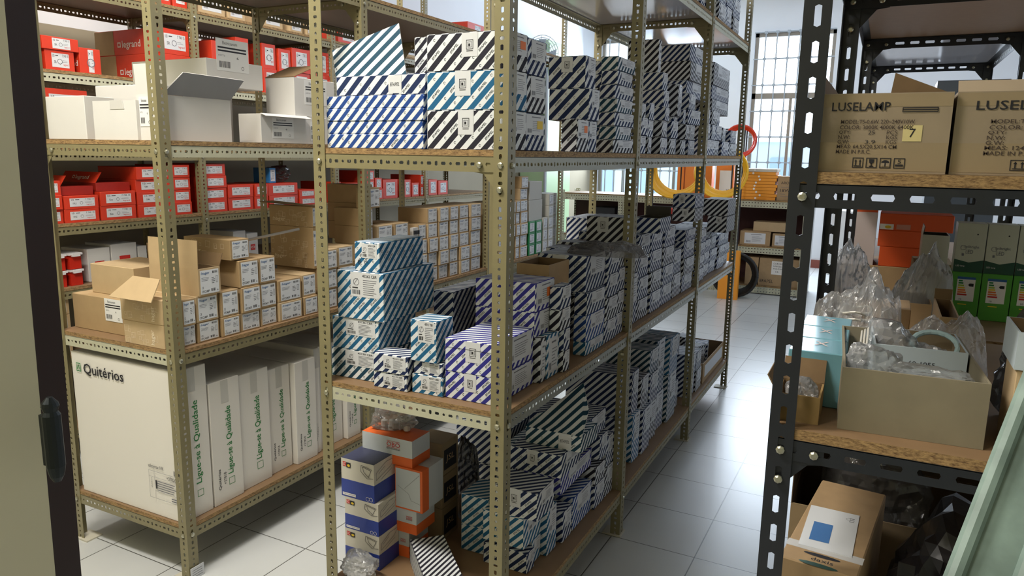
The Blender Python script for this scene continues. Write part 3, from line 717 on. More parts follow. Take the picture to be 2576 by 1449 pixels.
# dark carton between the stacks
yb = .36; b = [Xp(1090, yb, 1.1), Xp(1141, yb, 1.1), yb, .62, bC, Zp(735, Xp(1141, yb, 1.1), yb)-bC]
striped(b, 'navy striped carton in the gap behind the front stacks', 'n', side=None)
b = [Xp(1182, .66, 1.1), -.3, .64, .86, bC, .20]; striped(b, 'striped carton deep behind the raised violet pair', 'k', side=None)
# kraft carton with striped ones inside
def opencard(b, label, name='open_carton', cat='carton', m=CARD, mi=CARDI, t=.004, flaps=(), rz=0, wall=None):
    """open-topped carton; flaps = [(side 'F','B','L','R', length, angle from upright in degrees)]"""
    dims, loc, rz = place(b, rz); dx, dy, dz = dims; o = empty(name, loc, rz); tag(o, label, cat)
    B = MB(); x, y = dx/2, dy/2
    B.box(-x, x, -y, y, 0, t, m)
    for (a0, a1, c0, c1, ins) in ((-x, x, -y, -y+t, 3), (-x, x, y-t, y, 2), (-x, -x+t, -y+t, y-t, 1), (x-t, x, -y+t, y-t, 0)):
        B.box(a0, a1, c0, c1, t, dz, m)
    # inner lining
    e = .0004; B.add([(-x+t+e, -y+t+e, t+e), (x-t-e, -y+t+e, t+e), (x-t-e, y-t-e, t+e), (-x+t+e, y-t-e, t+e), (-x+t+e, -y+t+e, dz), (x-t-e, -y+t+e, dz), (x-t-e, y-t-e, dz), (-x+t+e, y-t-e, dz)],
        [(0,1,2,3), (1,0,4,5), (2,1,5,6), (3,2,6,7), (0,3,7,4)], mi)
    B.build('carton_body', o)
    for sd, ln, ang in flaps:
        a = math.radians(ang); s_, c_ = math.sin(a)*ln, math.cos(a)*ln
        if sd == 'F': q = [(-x, -y, dz), (x, -y, dz), (x, -y-s_, dz+c_), (-x, -y-s_, dz+c_)]
        elif sd == 'B': q = [(x, y, dz), (-x, y, dz), (-x, y+s_, dz+c_), (x, y+s_, dz+c_)]
        elif sd == 'R': q = [(x, -y, dz), (x, y, dz), (x+s_, y, dz+c_), (x+s_, -y, dz+c_)]
        else: q = [(-x, y, dz), (-x, -y, dz), (-x-s_, -y, dz+c_), (-x-s_, y, dz+c_)]
        f = MB(); f.slab(q, t*.6, m, mi); f.build('flap', o)
    return o
yk0 = yn+.01; kx = Xp(1300, yk0, 1.3)
zk = Zp(668, -.075, yk0)
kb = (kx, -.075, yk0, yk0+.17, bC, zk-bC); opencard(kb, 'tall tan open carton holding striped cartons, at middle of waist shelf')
striped((kx+.06, -.085, yk0+.006, yk0+.16, bC+.006, zk-bC-.03), 'striped carton with seal standing inside the tall tan carton', 'n', front='seal', side='end', fit=False)
side_stacks(bC, -.008, [(1408, 1438, 'knkn', [.072, .075, .07, .075])], 'waist shelf, against the tan carton', depth=.06, jx=.004, jr=0, seed=12)
yv = Yp(1478, -.02, 1.1)
zz = bC
for i, (yy, cc) in enumerate(((862, 't'), (795, 'b'), (738, 'n'))):
    zt = Zp(yy, -.02, yv); striped((Xp(1444, yv, 1.1), -.02, yv, Yp(1524, -.02, 1.1)-.002, zz, zt-zz), 'bright striped carton, %s of the stack just past the tan carton' % layer_word(i, 4), cc); zz = zt
zt = Zp(646, -.03, yv); striped((Xp(1353, yv, 1.3), -.03, yv, Yp(1522, -.03, 1.1)-.002, zz, zt-zz), 'wide navy striped carton with seal, topmost past the tan carton', 'n', front='seal', side='end')
zw = zt; xq = Xp(1478, yv+.05, 1.4)
pw = 'waist shelf near bay'
side_stacks(bC, -.015, [(1526, 1556, 'nknn', [.088]*4), (1557, 1577, 'nknk', .09)], pw+', after the bright stack', depth=.26, jx=.01, jr=1, seed=14)
# boxes on top at the post
yt_ = Yp(1560, -.1, 1.4)
striped((Xp(1480, 1.15, 1.2), -.33, 1.15, 1.30, bC, .34), 'striped carton standing behind the first stacks past the second post', 'k', side=None)
zz = bC+.341; b = (Xp(1476, 1.15, 1.36), -.055, 1.15, 1.30, zz, Zp(548, -.055, 1.15)-zz); BX9 = (b, 'striped carton with seal and white top, seen through the second post', 'k')
side_stacks(bC, -.015, [(1589, 1612, 'nk', [.22, .12]), (1613, 1641, 'knnn', [.09, .095, .095, .095]), (1642, 1671, 'nknn', [.095, .095, .095, .095]), (1672, 1699, 'nnkn', [.095, .095, .09, .095]), (1700, 1722, 'kn', [.12, .12]), (1723, 1750, 'nknn', [.09, .09, .09, .06])],
    'waist shelf second bay', depth=.28, jx=.015, jr=2, seed=15)
striped(BX9[0], BX9[1], BX9[2], front='seal', side='end')
opencard((Xp(1596, 1.33, 1.35), Xp(1662, 1.33, 1.35), 1.33, 1.50, bC+.381, .065), 'open striped carton with dark inside, on the second bay stacks', 'open_striped_carton', m=S_NAVY, mi=DARKM, flaps=[('B', .04, 0)])
zz = Zp(550, -.3, 2.0); hq = (Zp(484, -.3, 2.0)-zz)/2; striped((-.62, -.335, 1.9, 2.2, bC, zz-bC-.001), 'tall striped carton behind the second bay stacks', 'n', side=None)
for i in range(2): striped((Xp(1690, 2.0, 1.3), Xp(1747, 2.0, 1.3), 2.0, 2.2, zz+hq*i, hq-.0005), '%s striped carton with pale seal, raised at end of second bay' % ('lower', 'upper')[i], 'kn'[i], front='seal', side=None)
side_stacks(bC, -.015, [(1762, 1778, 'nknn', .075), (1779, 1795, 'knnk', .075), (1796, 1812, 'nnkn', .075), (1813, 1828, 'nkn', .075), (1829, 1842, 'knn', .07)], 'waist shelf far bay', depth=.2, jx=.02, jr=4, seed=16)
striped((-.56, -.255, 2.6, 3.05, bC, .27), 'long striped carton behind the far bay stacks', 'k', side=None)
for i in range(2): striped((Xp(1771, 2.65, 1.4), Xp(1834, 2.65, 1.4), 2.65, 2.9, bC+.27+.097*i, .096), '%s black striped carton with white top, high in far bay' % ('lower', 'upper')[i], 'k', front='seal' if i == 0 else None, side=None)

# ------------------------------------------------------------------ plastic bags
from mathutils import noise as NZ
def bag(name, loc, size, label, cat, m, seed=0, contents=None, cn=0, sub=4, rough=.2, rz=0, peak=0):
    """crumpled sheet of plastic: creased, faceted, resting on its base; peak > 0 pulls the top into points"""
    rnd = random.Random(seed); bm = bmesh.new(); bmesh.ops.create_icosphere(bm, subdivisions=sub, radius=1)
    pl = [(Vector((rnd.gauss(0, 1), rnd.gauss(0, 1), rnd.gauss(0, 1))).normalized(), rnd.uniform(.62, 1.0)) for _ in range(26)]
    off = Vector((seed*3.7, seed*1.9, seed*.7)); pk = [(Vector((rnd.uniform(-.7, .7), rnd.uniform(-.7, .7), 1)).normalized(), rnd.uniform(.5, 1)) for _ in range(2)]
    for v in bm.verts:
        n = v.co.normalized(); r = 1.25
        for q, d in pl:
            c = n.dot(q)
            if c > .05: r = min(r, d/c)
        r += rough*(1-2*abs(NZ.noise(n*3.1+off)))*.55 + rough*.5*(1-2*abs(NZ.noise(n*8+off)))*.5
        for q, a in pk: r += peak*a*max(0, n.dot(q)-.86)*6
        v.co = Vector((n.x*size[0]/2*r, n.y*size[1]/2*r, n.z*size[2]/2*r)); v.co.z = max(v.co.z, -size[2]*.44)+size[2]*.44
        v.co.x = max(-size[0]*.5, min(size[0]*.5, v.co.x)); v.co.y = max(-size[1]*.5, min(size[1]*.5, v.co.y)); v.co.z = min(v.co.z, size[2]*(1+peak))
    me = bpy.data.meshes.new(name); bm.to_mesh(me); bm.free(); me.materials.append(m)
    o = link(name, me, None, loc, (0, 0, rz)); tag(o, label, cat)
    return o
def sheet(name, loc, size, label, m, seed=0, peaks=((0, 0, 1),), rz=0, n=44, cat='plastic bag'):
    """loose plastic film thrown down in peaks and folds; peaks = (x, y, height) in fractions of size"""
    off = Vector((seed*2.3, seed*1.1, seed*.9)); vs = []; fs = []; sx, sy, sz = size
    for j in range(n):
        for i in range(n):
            u, v = i/(n-1)*2-1, j/(n-1)*2-1; k = max(abs(u), abs(v)); r = math.hypot(u, v) or 1; u2, v2 = u/r*k if r else 0, v/r*k if r else 0
            h = 0
            for a, b, c in peaks: h = max(h, c*max(0, 1-math.hypot((u2-a)*1.0, (v2-b)*1.0)/1.15)**.8)
            e = 1-max(0, k-.85)/.15; f1 = NZ.noise(Vector((u2*2.2, v2*2.2, 0))+off); f2 = 1-2*abs(NZ.noise(Vector((u2*4.5, v2*4.5, 3))+off)); f3 = 1-2*abs(NZ.noise(Vector((u2*10, v2*10, 7))+off))
            z = h*.86+(f2*.09+f3*.02+f1*.10)*min(1, h*2.5+.25); w = .05*f3
            vs.append((sx/2*(u2+w*.6), sy/2*(v2+w*.6), max(.0015, z*e)*sz))
    for j in range(n-1):
        for i in range(n-1): a = j*n+i; fs.append((a, a+1, a+n+1, a+n))
    me = bpy.data.meshes.new(name); me.from_pydata(vs, [], fs); me.materials.append(m); me.update()
    return tag(link(name, me, None, loc, (0, 0, rz)), label, cat)
FILM = film('clear_film', '#f2f5f8', clear=.68, rough=.2); FILMD = film('dusty_film', '#b9b5ad', .62, .22); FILMG = film('grey_film', '#6d6a68', .35)
FILMDK = film('dark_film', '#3c3a3c', .3)

# ------------------------------------------------------------------ middle rack, bottom shelf
SCB = mat('royal_blue_card', '#2a3f94', .4); NIGHT = mat('dark_blue_card', '#3b3f58', .45); OFFW = mat('off_white_card', '#cfcabc', .5)
def two_tone(b, label, name, mlow, mup, split, mtop=None, rz=0):
    dims, loc, rz = place(b, rz); dx, dy, dz = dims; o = empty(name, loc, rz); tag(o, label, 'carton'); s = dz*split
    B = MB(); B.box(-dx/2, dx/2, -dy/2, dy/2, 0, s, mlow); B.build('base', o)
    B = MB(); e = .0006; B.box(-dx/2-e+.001, dx/2+e-.001, -dy/2-e+.001, dy/2+e-.001, s, dz, mup)
    l = B.mesh('lid')
    if mtop: l.materials.append(mtop); l.polygons[1].material_index = 1
    link('lid', l, o); return o, dims
z = bD; c0 = on(2, z, 955, 1437); y0, x1 = c0.y, c0.x
for i, (cx, xl_, xr_, yt) in enumerate(((955, 868, 1004, 1352), (953.5, 867, 1003, 1271), (940, 858, 997, 1171))):
    zb = z; h = (.118, .118, .122)[i]; zmid = zb+h*.5
    xa = x1 + (0, -.001, -.016)[i]; b = (Xp(xl_, y0, zmid), xa, y0, Yp(xr_, xa, zmid), zb, Zp(yt, xa, y0)-zb)
    o, dims = two_tone(b, 'white and royal blue carton with line drawing, %s of three at rack end' % layer_word(i, 3), 'blue_band_carton', SCB, OFFW, .46, NIGHT if i == 2 else OFFW)
    dx, dy, dz = dims
    p = Print(); w = dx
    p.rect(w*.06, dz*.80, w*.10, dz*.12, REDI, .001); p.rect(w*.17, dz*.78, w*.13, dz*.13, INK, .001); p.disc(w*.24, dz*.835, w*.045, YELI, .0012, ry=dz*.035)
    p.text('SC', w*.07, dz*.82, w*.08, dz*.08, WHITEI, .0014)
    link('emblem', p.b.mesh('emblem'), o, (-dx/2, -dy/2, 0))
    p = Print()
    for (a, c_, e, f) in ((.62, .93, .95, .80), (.62, .93, .60, .62), (.60, .62, .80, .30), (.80, .30, .98, .36), (.66, .86, .70, .60), (.70, .60, .84, .38), (.66, .86, .92, .74), (.92, .74, .86, .5), (.86, .5, .84, .38)):
        p.seg(w*a, dz*(.46+.5*c_), w*e, dz*(.46+.5*f), .0014, INK, .001)
    link('line_drawing', p.b.mesh('line_drawing'), o, (-dx/2, -dy/2, -.02 if 0 else -dz*.0))
    p = Print(); d2 = dy
    for (a, c_, e, f) in ((.1, .2, .75, .55), (.75, .55, .95, .9), (.3, .1, .8, .4), (.1, .2, .1, .6), (.1, .6, .55, .95), (.55, .95, .95, .9), (.2, .5, .5, .75)):
        p.seg(d2*a, dz*(.48+.46*c_), d2*e, dz*(.48+.46*f), .0014, INKG, .001)
    link('line_drawing', p.b.mesh('line_drawing'), o, (dx/2, -dy/2, 0), (0, 0, PI/2))
    p = Print(); p.rect(w*.04, dz*.04, w*.4, dz*.07, WHITEI, .001); p.text('www.se-systeme.com', w*.06, dz*.055, w*.36, dz*.04, SCB, .0012)
    link('web_strip', p.b.mesh('web_strip'), o, (-dx/2, -dy/2, 0)); p = Print()
    p.ring(w*.8, dz*.08, dz*.055, .0012, WHITEI); p.ring(w*.9, dz*.08, dz*.055, .0012, WHITEI); link('round_mark', p.b.mesh('round_mark'), o, (-dx/2, -dy/2, 0))
    z = b[4]+b[5]
# orange and white cartons
ORC = mat('orange_card', '#e2692c', .5); PALE = mat('pale_blue_card', '#c6ccd0', .5)
zz = bD; yo = y0+.17
def obo(b, label, split=.42, mtop=None):
    o, (dx, dy, dz) = two_tone(b, label, 'orange_band_carton', ORC, PALE, split, mtop)
    p = Print(); w = min(dx*.3, .055); u = dx*.5; v = dz*.55; hh = min(dz*.3, w*.55)
    p.text('OBO', u, v+hh*.35, w, hh*.55, REDI, .001); p.rect(u, v+hh, w, .0012, REDI, .001); p.rect(u, v+hh*.22, w, .0012, REDI, .001); p.text('BETTERMANN', u, v, w, hh*.14, INK, .001)
    link('emblem', p.b.mesh('emblem'), o, (-dx/2, -dy/2, 0)); return o
g = cb(zz, 985, 1062, c=(1030, 1405), yt=1340); yo = g[2]; xo = g[1]
zt = [Zp(1349, xo, yo), Zp(1283, xo+.03, yo), Zp(1178, xo+.03, yo), Zp(1106, xo, yo)]
zt[0] = max(zt[0], bD+.1)
g = [Xp(985, yo, .3), xo, yo, yo+.12, bD, zt[0]-bD]; obo(g, 'orange and white carton, bottom of the leaning orange stack')
x2 = Xp(1052, yo, .35); g2 = [Xp(1000, yo, .35), x2, yo-.01, Yp(1094, x2, .35), zt[0], zt[1]-zt[0]]; obo(g2, 'orange and white carton, second from bottom in the orange stack')
x3 = Xp(1069, yo, .45); g3 = [Xp(1000, yo, .45), x3, yo-.015, Yp(1116, x3, .45), zt[1], zt[2]-zt[1]]
dims, loc, _ = place(g3); o = empty('orange_band_carton', loc); tag(o, 'pale square carton with orange frame and line drawing, third in the orange stack', 'carton'); dx, dy, dz = dims
B = MB(); B.box(-dx/2, dx/2, -dy/2, -dy/2+.04, 0, dz, ORC); B.build('lid', o); B = MB(); B.box(-dx/2+.001, dx/2-.001, -dy/2+.04, dy/2, .001, dz-.001, PALE); B.build('base', o)
p = Print(); p.rect(.003, .006, dx-.012, dz-.012, PALE, .0008); p.seg(dx*.35, dz*.5, dx*.9, dz*.9, .001, INKG, .0014); p.seg(dx*.1, dz*.55, dx*.5, dz*.4, .001, INKG, .0014); p.seg(dx*.5, dz*.4, dx*.6, dz*.25, .001, INKG, .0014); p.seg(dx*.6, dz*.25, dx*.95, dz*.2, .001, INKG, .0014)
link('line_drawing', p.b.mesh('line_drawing'), o, (-dx/2, -dy/2, 0))
x4 = Xp(1037, yo-.01, .58); g4 = [Xp(911, yo-.01, .58), x4, yo-.01, Yp(1082, x4, .58), zt[2], zt[3]-zt[2]]; obo(g4, 'wide orange and white carton on top of the orange stack', .35, ORC)
bag('plastic_bag', ((g4[0]+g4[1])/2-.015, g4[2]+.075, zt[3]+.001), (.165, .11, .085), 'clear plastic bag of white fittings on the widest orange carton', 'plastic bag', FILMD, 5)
for k in range(5):
    B = MB(); B.tube([(0, 0, 0), (0, 0, .02)], .012, WHITEC, 8); tag(B.build('pipe_fitting', None, ((g4[0]+g4[1])/2-.06+k*.024, g4[2]+.07+.012*(k % 2), zt[3]+.004)), 'white pipe fitting inside the clear bag on the orange carton', 'fitting', 'pipe fittings in the clear bag')
# tan cartons with the dark square mark
jx0, jc = 1090, 1112; jy = yo+.15; X1j = Xp(jc, jy, .4)
for i in range(3):
    b = (X1j-.12, X1j, jy, Yp(1153, X1j, .4), bD+.125*i, .124); dims, loc, _ = place(b); dx, dy, dz = dims
    o = link('dark_square_carton', body_mesh(dx, dy, dz, CARDD), None, loc); tag(o, 'tan carton with dark square mark, %s of three behind the orange stack' % layer_word(i, 3), 'carton')
    p = Print(); p.rect(dy*.12, dz*.15, dy*.76, dz*.62, INK, .0006); p.text('JSL', dy*.22, dz*.34, dy*.5, dz*.24, CARDL, .001, slant=.15); link('printed_emblem', p.b.mesh('printed_emblem'), o, (dx/2, -dy/2, 0), (0, 0, PI/2))
# bag of clips on the board
cx, cy = on(2, bD, 893, 1443)[:2]; cx += .022; cy += .012
bb = bag('plastic_bag', (cx, cy-.02, bD+.001), (.15, .11, .10), 'clear plastic bag full of small white cable clips, on bottom shelf corner', 'plastic bag', FILM, 8)
CL = MB()
for i in range(90):
    a = random.uniform(0, 6.28); r = random.uniform(0, .045); M = Matrix.Translation((cx+r*1.25*math.cos(a), cy-.02+r*.85*math.sin(a), bD+.012+random.uniform(0, .05)*(1-r/.06))) @ Matrix.Rotation(random.uniform(0, 6), 4, (random.random(), random.random(), random.random()+.1))
    CL.box(-.013, .013, -.008, .008, -.002, .002, WHITEC, M); CL.box(-.004, .004, -.008, .008, .002, .014, WHITEC, M)
tag(CL.build('cable_clips'), 'heap of small white cable clips inside the clear bag', 'cable clips', kind='stuff')
# long striped carton lying askew
qb, rzq = topquad(bD, .085, (1030, 1357), (1117, 1344), (1207, 1450)); striped(qb, 'long black striped carton lying askew on the bare board', 'k', rz=rzq, side=None, per=.024)
def dummy(): pass
def cbs(z, xl, c, xr, yt, label, col, X1=None, dh=None, rz=0, **k):
    b = cb(z, xl, xr, c=c, X1=X1, yt=yt if dh is None else None, h=dh); striped(b, label, col, rz=rz, **k); return b
# pile near the middle of the near bay
m0 = cbs(bD, 1159, (1228, 1400), 1275, None, 'teal striped carton low in the pile behind the near post', 't', dh=.10, side=None)
m1 = (m0[0], m0[1], m0[2], m0[3], m0[4]+m0[5], Zp(1258, m0[1], m0[2])-m0[4]-m0[5]); striped(m1, 'teal striped carton on top of the low pile behind the near post', 't', side=None)
k0 = cbs(bD, 1215, (1325, 1446), 1345, None, 'crushed striped carton lowest at the aisle edge by near post', 'n', dh=.075, side='end')
X1p = -.06; ya = Yp(1340, X1p, .4); zz = bD
for i, (yy, cc) in enumerate(((1385, 't'), (1307, 't'), (1244, 'n'))):
    xr_ = Xp((1318, 1318, 1350)[i], ya, .35); zt_ = Zp(yy, xr_, ya) if i else bD+.09
    if i == 1: zt_ = Zp(1307, xr_, ya)
    striped((xr_-.17, xr_, ya+.0, ya+.14, zz, zt_-zz), 'teal and white striped carton, %s of the pile beside near post' % layer_word(i, 3), cc, front='seal' if i == 2 else None, side='end', words=True); zz = zt_
n1 = (xr_-.20, min(xr_, -.262), ya+.15, ya+.30, bD, zz-bD-.005); striped(n1, 'striped carton standing behind the pile beside near post', 'k', side=None)
zt_ = Zp(1145, xr_, ya+.15); striped((Xp(1283, ya+.15, .6), Xp(1413, ya+.15, .6), ya+.15, ya+.34, zz-.004, zt_-zz+.004), 'large striped carton with seal halfway up the near bay pile', 'n', front='seal', side='end', words=True)
zf = zt_
o = striped((Xp(1322, ya+.2, .7), Xp(1465, ya+.2, .7), ya+.2, ya+.36, zf, .062), 'striped carton with its big lid thrown open, top of the pile', 'd', front='word', side=None, words=True)
Q = [(-.11, -.07, .064), (.11, -.07, .064), (.12, .03, .15), (.045, .07, .235)]; Q = [(-.108, -.078, .063), (.108, -.078, .063), (.10, .0, .13), (.055, .055, .21)]
B = MB(); B.slab(Q, .003, stripe('d', .032), stripe('d', .032)); B.build('lid', o)
# aisle edge cartons, near bay
cc_ = [(1365, 1412, 't', .175, 'upright teal striped carton leaning at the aisle edge'), (1418, 1442, 'n', .12, 'narrow striped carton in front of the pile'), (1444, 1492, 'b', .13, 'blue striped carton at the aisle edge, under the torn flap')]
prev = None
for pl, prr, c_, h_, lab in cc_:
    a = Yp(pl, -.05, .3); b_ = Yp(prr, -.05, .3); striped((-.17, -.05-random.uniform(0, .02), a+.002, b_-.002, bD, h_), lab, c_, side='end', words=True)
a = Yp(1425, -.05, .45); b_ = Yp(1512, -.05, .45)
striped((-.24, -.07, a, b_-.05, bD+.177, .075), 'violet striped carton with a torn tan flap, lying on the upright ones', 'i', front=None, side='end', words=True)
B = MB(); B.slab([(-.04, 0, .0), (.04, 0, .01), (.035, -.01, .10), (-.05, -.01, .09)], .003, CARD); tag(B.build('cardboard_flap', None, (-.12, a+.02, bD+.2565)), 'torn tan cardboard piece with a slit standing on striped cartons', 'cardboard')
side_stacks(bD, -.03, [(1500, 1530, 'nkn', .1), (1531, 1552, 'kn', .13)], 'bottom shelf near bay end', depth=.22, jx=.02, jr=3, seed=21, words=True)
striped((-.30, -.05, .80, 1.0, bD+.305, .09), 'striped carton with sticker lying crosswise below the waist shelf', 'n', side='end', words=True)
striped((-.34, -.262, .62, .99, bD, .3), 'striped carton standing deep at the end of the near bay', 'd', side=None)
for i in range(2): striped((-.6, -.36, .74, .98, bD+.16*i, .158), 'dark striped carton, %s of two against the back of near bay' % ('lower', 'upper')[i], 'n', side=None)
bag('plastic_bag', (X1j-.02, jy+.21, bD+.001), (.13, .12, .34), 'dark plastic bag slumped behind the stack of tan cartons', 'plastic bag', FILMDK, 11)
side_stacks(bD, -.02, [(1586, 1606, 'nn', [.25, .2]), (1607, 1624, 'tn', [.23, .2]), (1625, 1646, 'nk', [.22, .15]), (1647, 1668, 'knd', [.2, .15, .12]), (1669, 1690, 'nd', [.2, .28]), (1691, 1712, 'dt', [.26, .2]), (1713, 1735, 'nkn', [.16, .14, .12])],
    'bottom shelf second bay', depth=.26, jx=.05, jr=5, seed=23, side='full')
side_stacks(bD, -.02, [(1742, 1755, 'nn', .13), (1756, 1770, 'kn', [.13, .11])], 'bottom shelf far bay', depth=.22, jx=.02, jr=5, seed=25, side='full')
tb = (-.40, -.03, 2.76, 3.40, bD, .13); opencard(tb, 'tan open tray carton with torn white sticker, bottom shelf far end')
p = Print(); p.sheet(.55, .075, PAPER); oo = bpy.data.objects[COL.objects[-1].name].parent; put(p.b.mesh('torn_sticker'), 'torn_sticker', oo, (.3684, .6384, .13), 'R', .05, .03)
k = 0
for (xx, yy, hz, cc, rz_) in ((-.15, 2.86, 0, 'n', .3), (-.28, 2.87, 0, 'k', -.2), (-.15, 3.04, 0, 'k', -.3), (-.28, 3.06, 0, 'n', .2), (-.15, 3.22, 0, 'n', .15), (-.28, 3.26, 0, 'k', -.4)):
    striped((xx-.05, xx+.05, yy-.055, yy+.055, bD+.0045, .13+.02*(k % 3)), 'striped carton jumbled in the tan tray, %s from its near end' % ORD[k], cc, rz=rz_, side='full', fit=False); k += 1
# ------------------------------------------------------------------ middle rack, top shelf
side_stacks(bA, -.03, [(1728, 1750, 'nknknk', .035), (1751, 1772, 'knn', .12), (1773, 1790, 'nkk', .12), (1794, 1812, 'nkn', .12), (1813, 1832, 'knk', .12), (1833, 1848, 'nn', .14), (1849, 1864, 'knn', .11)], 'top shelf of middle rack', depth=.3, jx=.02, jr=4, seed=30, words=False)
bag('plastic_bag', (-.13, Yp(1650, -.13, 2.4), bA+.001), (.16, .2, .13), 'yellowed plastic bag beside the flat cartons on the top shelf', 'plastic bag', FILMD, 15)
# small things on the waist shelf
bag('plastic_bag', (-.19, .80, bC+.001), (.01, .01, .01), 'x', 'x', FILMG, 1) if False else None
bag('plastic_bag', (-.30, .83, bC+.363), (.26, .12, .06), 'grey dusty plastic bag flopped over the cartons by second post', 'plastic bag', FILMG, 17) if False else None
bag('plastic_bag', (-.06, Yp(1390, -.06, 1.66), zB+.0165), (.07, .05, .06), 'small clear bag wedged between striped cartons at eye level', 'plastic bag', FILMD, 19) if False else None

sheet('plastic_bag', ((Xp(1445, yv, 1.33)+Xp(1560, yv, 1.33))/2, yv+.10, zw+.001), (.30, .17, .055), 'grey dusty plastic bag flopped on the wide striped carton', FILMG, 60, peaks=((-.3, 0, .9), (.4, 0, 1)))

# ------------------------------------------------------------------ left rack: eye-level shelf with white cartons
fB, fC, fD = lB+.0162, lC+.0162, lD+.0162
def lab_white(w, h, seed=0):
    w, h = rd(w), rd(h)
    def fn(p):
        p.sheet(w, h, mat('pale_sticker', '#e2e2e0', .6)); p.text('Electricosmann', w*.2, h*.82, w*.45, h*.1, INK); p.rect(w*.05, h*.70, w*.88, h*.05, INK, .0009); p.rect(w*.05, h*.60, w*.88, h*.05, INK, .0009)
        p.text('69772', w*.06, h*.45, w*.2, h*.05, INKG); p.text('6', w*.62, h*.40, w*.06, h*.08, INK); p.bars(w*.08, h*.1, w*.34, h*.2, INK, 12, seed); p.ring(w*.8, h*.14, h*.06, h*.015, INK, n=8)
    return pr(('shipping_label', w, h, seed), fn)
def white(b, label, lab=None, rz=0, m=WHITEC, name='white_carton', flaps=()):
    dims, loc, rz = place(b, rz, fit=True); dx, dy, dz = dims
    o = link(name, body_mesh(dx, dy, dz, m), None, loc, (0, 0, rz)); tag(o, label, 'carton')
    if lab:
        face, u, v, w, h = lab; put(lab_white(w, h), 'shipping_label', o, dims, face, u, v)
    return o
LY = .022; LX = -1.335
y1 = Yp(235, -1.72, 1.7)
xw = Xp(119, LY, 1.68); xw2 = Xp(216, LY, 1.68); z1_ = Zp(243, xw, LY)
white((xw, xw2, LY, LY+.12, fB, z1_-fB), 'plain white carton at the far left end of the eye-level shelf')
xa, xb_ = Xp(236, LY, 1.68), Xp(345, LY, 1.68)
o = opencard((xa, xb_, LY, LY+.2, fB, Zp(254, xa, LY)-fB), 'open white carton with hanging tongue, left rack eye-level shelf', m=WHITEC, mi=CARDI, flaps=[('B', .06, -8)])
B = MB(); B.slab([(-.02, -.1005, .0), (.055, -.1005, .0), (.05, -.104, .03), (-.015, -.104, .03)], .0015, WHITEC); f_ = B.mesh('tongue'); link('tongue', f_, o, (0, 0, (Zp(254, xa, LY)-fB)-.03))
ya, yb_ = LY+.012, Yp(598, LX, 1.7); zt_ = Zp(236, LX, .05); xa = Xp(347, ya, 1.7); hW = zt_-fB
LXp = LX-.032
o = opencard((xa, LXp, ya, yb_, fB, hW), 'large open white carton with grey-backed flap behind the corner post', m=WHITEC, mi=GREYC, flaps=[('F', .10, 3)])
put(lab_white(.06, .10), 'shipping_label', o, (LXp-xa, yb_-ya, hW), 'F', .012, hW*.3)
A0, A1 = Vector(((LXp-xa)/2, -(yb_-ya)/2+.03, hW)), Vector(((LXp-xa)/2, (yb_-ya)/2, hW)); L0 = Vector(o.location); U0 = on(0, LXp+.04, 461, 182)-L0; U1 = on(0, LXp+.04, 614, 203)-L0
B = MB(); B.slab([A0, A1, U1, U0], .003, GREYC, WHITEC); B.build('flap', o)
ya6 = Yp(656, LX, 1.7)
ya6 = max(ya6, yb_+.005)
zt6 = Zp(285, LX, ya6)
xl6 = Xp(600, ya6, 1.68); b = (xl6, LX, ya6, Yp(771, LX, 1.68), fB, zt6-fB)
o = white(b, 'white carton with sticker and bent lid, right part of the shelf', ('R', .06, .02, .12, .085))
dx, dy, dz = b[1]-b[0], b[3]-b[2], b[5]
B = MB(); B.slab([(dx/2, -dy/2, dz+.0), (dx/2, dy/2, dz+.0), (dx/2+.025, dy/2+.005, dz-.012), (dx/2+.02, -dy/2+.01, dz-.01)], .002, WHITEC); B.build('lid', o)
b8 = (-1.6, LX-.01, b[3]+.004, 1.09, fB, min(Zp(281, LX, b[3]), zt6)-fB); white(b8, 'white carton half hidden behind the middle rack post', ('R', .03, .015, .09, .08))
# the two upper white cartons stand on a row at the back
y5 = Yp(519, LX-.12, 1.9); z5b = Zp(229, LX-.12, Yp(663, LX-.12, 1.8)); z5t = Zp(144, LX-.12, y5)
y5b = Yp(663, LX-.12, 1.85)
white((-1.97, -1.625, LY+.21, y5b-.01, fB, z5b-fB), 'white carton in the back row carrying the longest white one')
white((max(-1.98, Xp(333, y5, 1.87)), LX-.12, y5, y5b, z5b, z5t-z5b), 'longest white carton, lying on top with a sticker on its end', ('R', .05, .06, .16, .12))
white((-1.60, -1.36-.1, ya6+.0+dy+.0, b8[3], zt6+.0, .001), 'x') if False else None
y7 = Yp(741, LX-.02, 1.8); z7t = Zp(193, LX-.02, y7); z7b = zt6+.002
o = white((Xp(670, y7, 1.75), LX-.02, y7, Yp(843, LX-.02, 1.78), z7b, z7t-z7b), 'white carton with raised tan lid and sticker, on the sticker row', ('R', .06, .05, .14, .10))
dx = LX-.02-Xp(670, y7, 1.75); dy = Yp(843, LX-.02, 1.78)-y7; B = MB(); B.slab([(-dx/2, -dy/2, z7t-z7b+.001), (dx/2, -dy/2, z7t-z7b+.001), (dx/2, .02, z7t-z7b+.06), (-dx/2, .02, z7t-z7b+.06)], .002, CARDI, CARDI); B.build('flap', o)

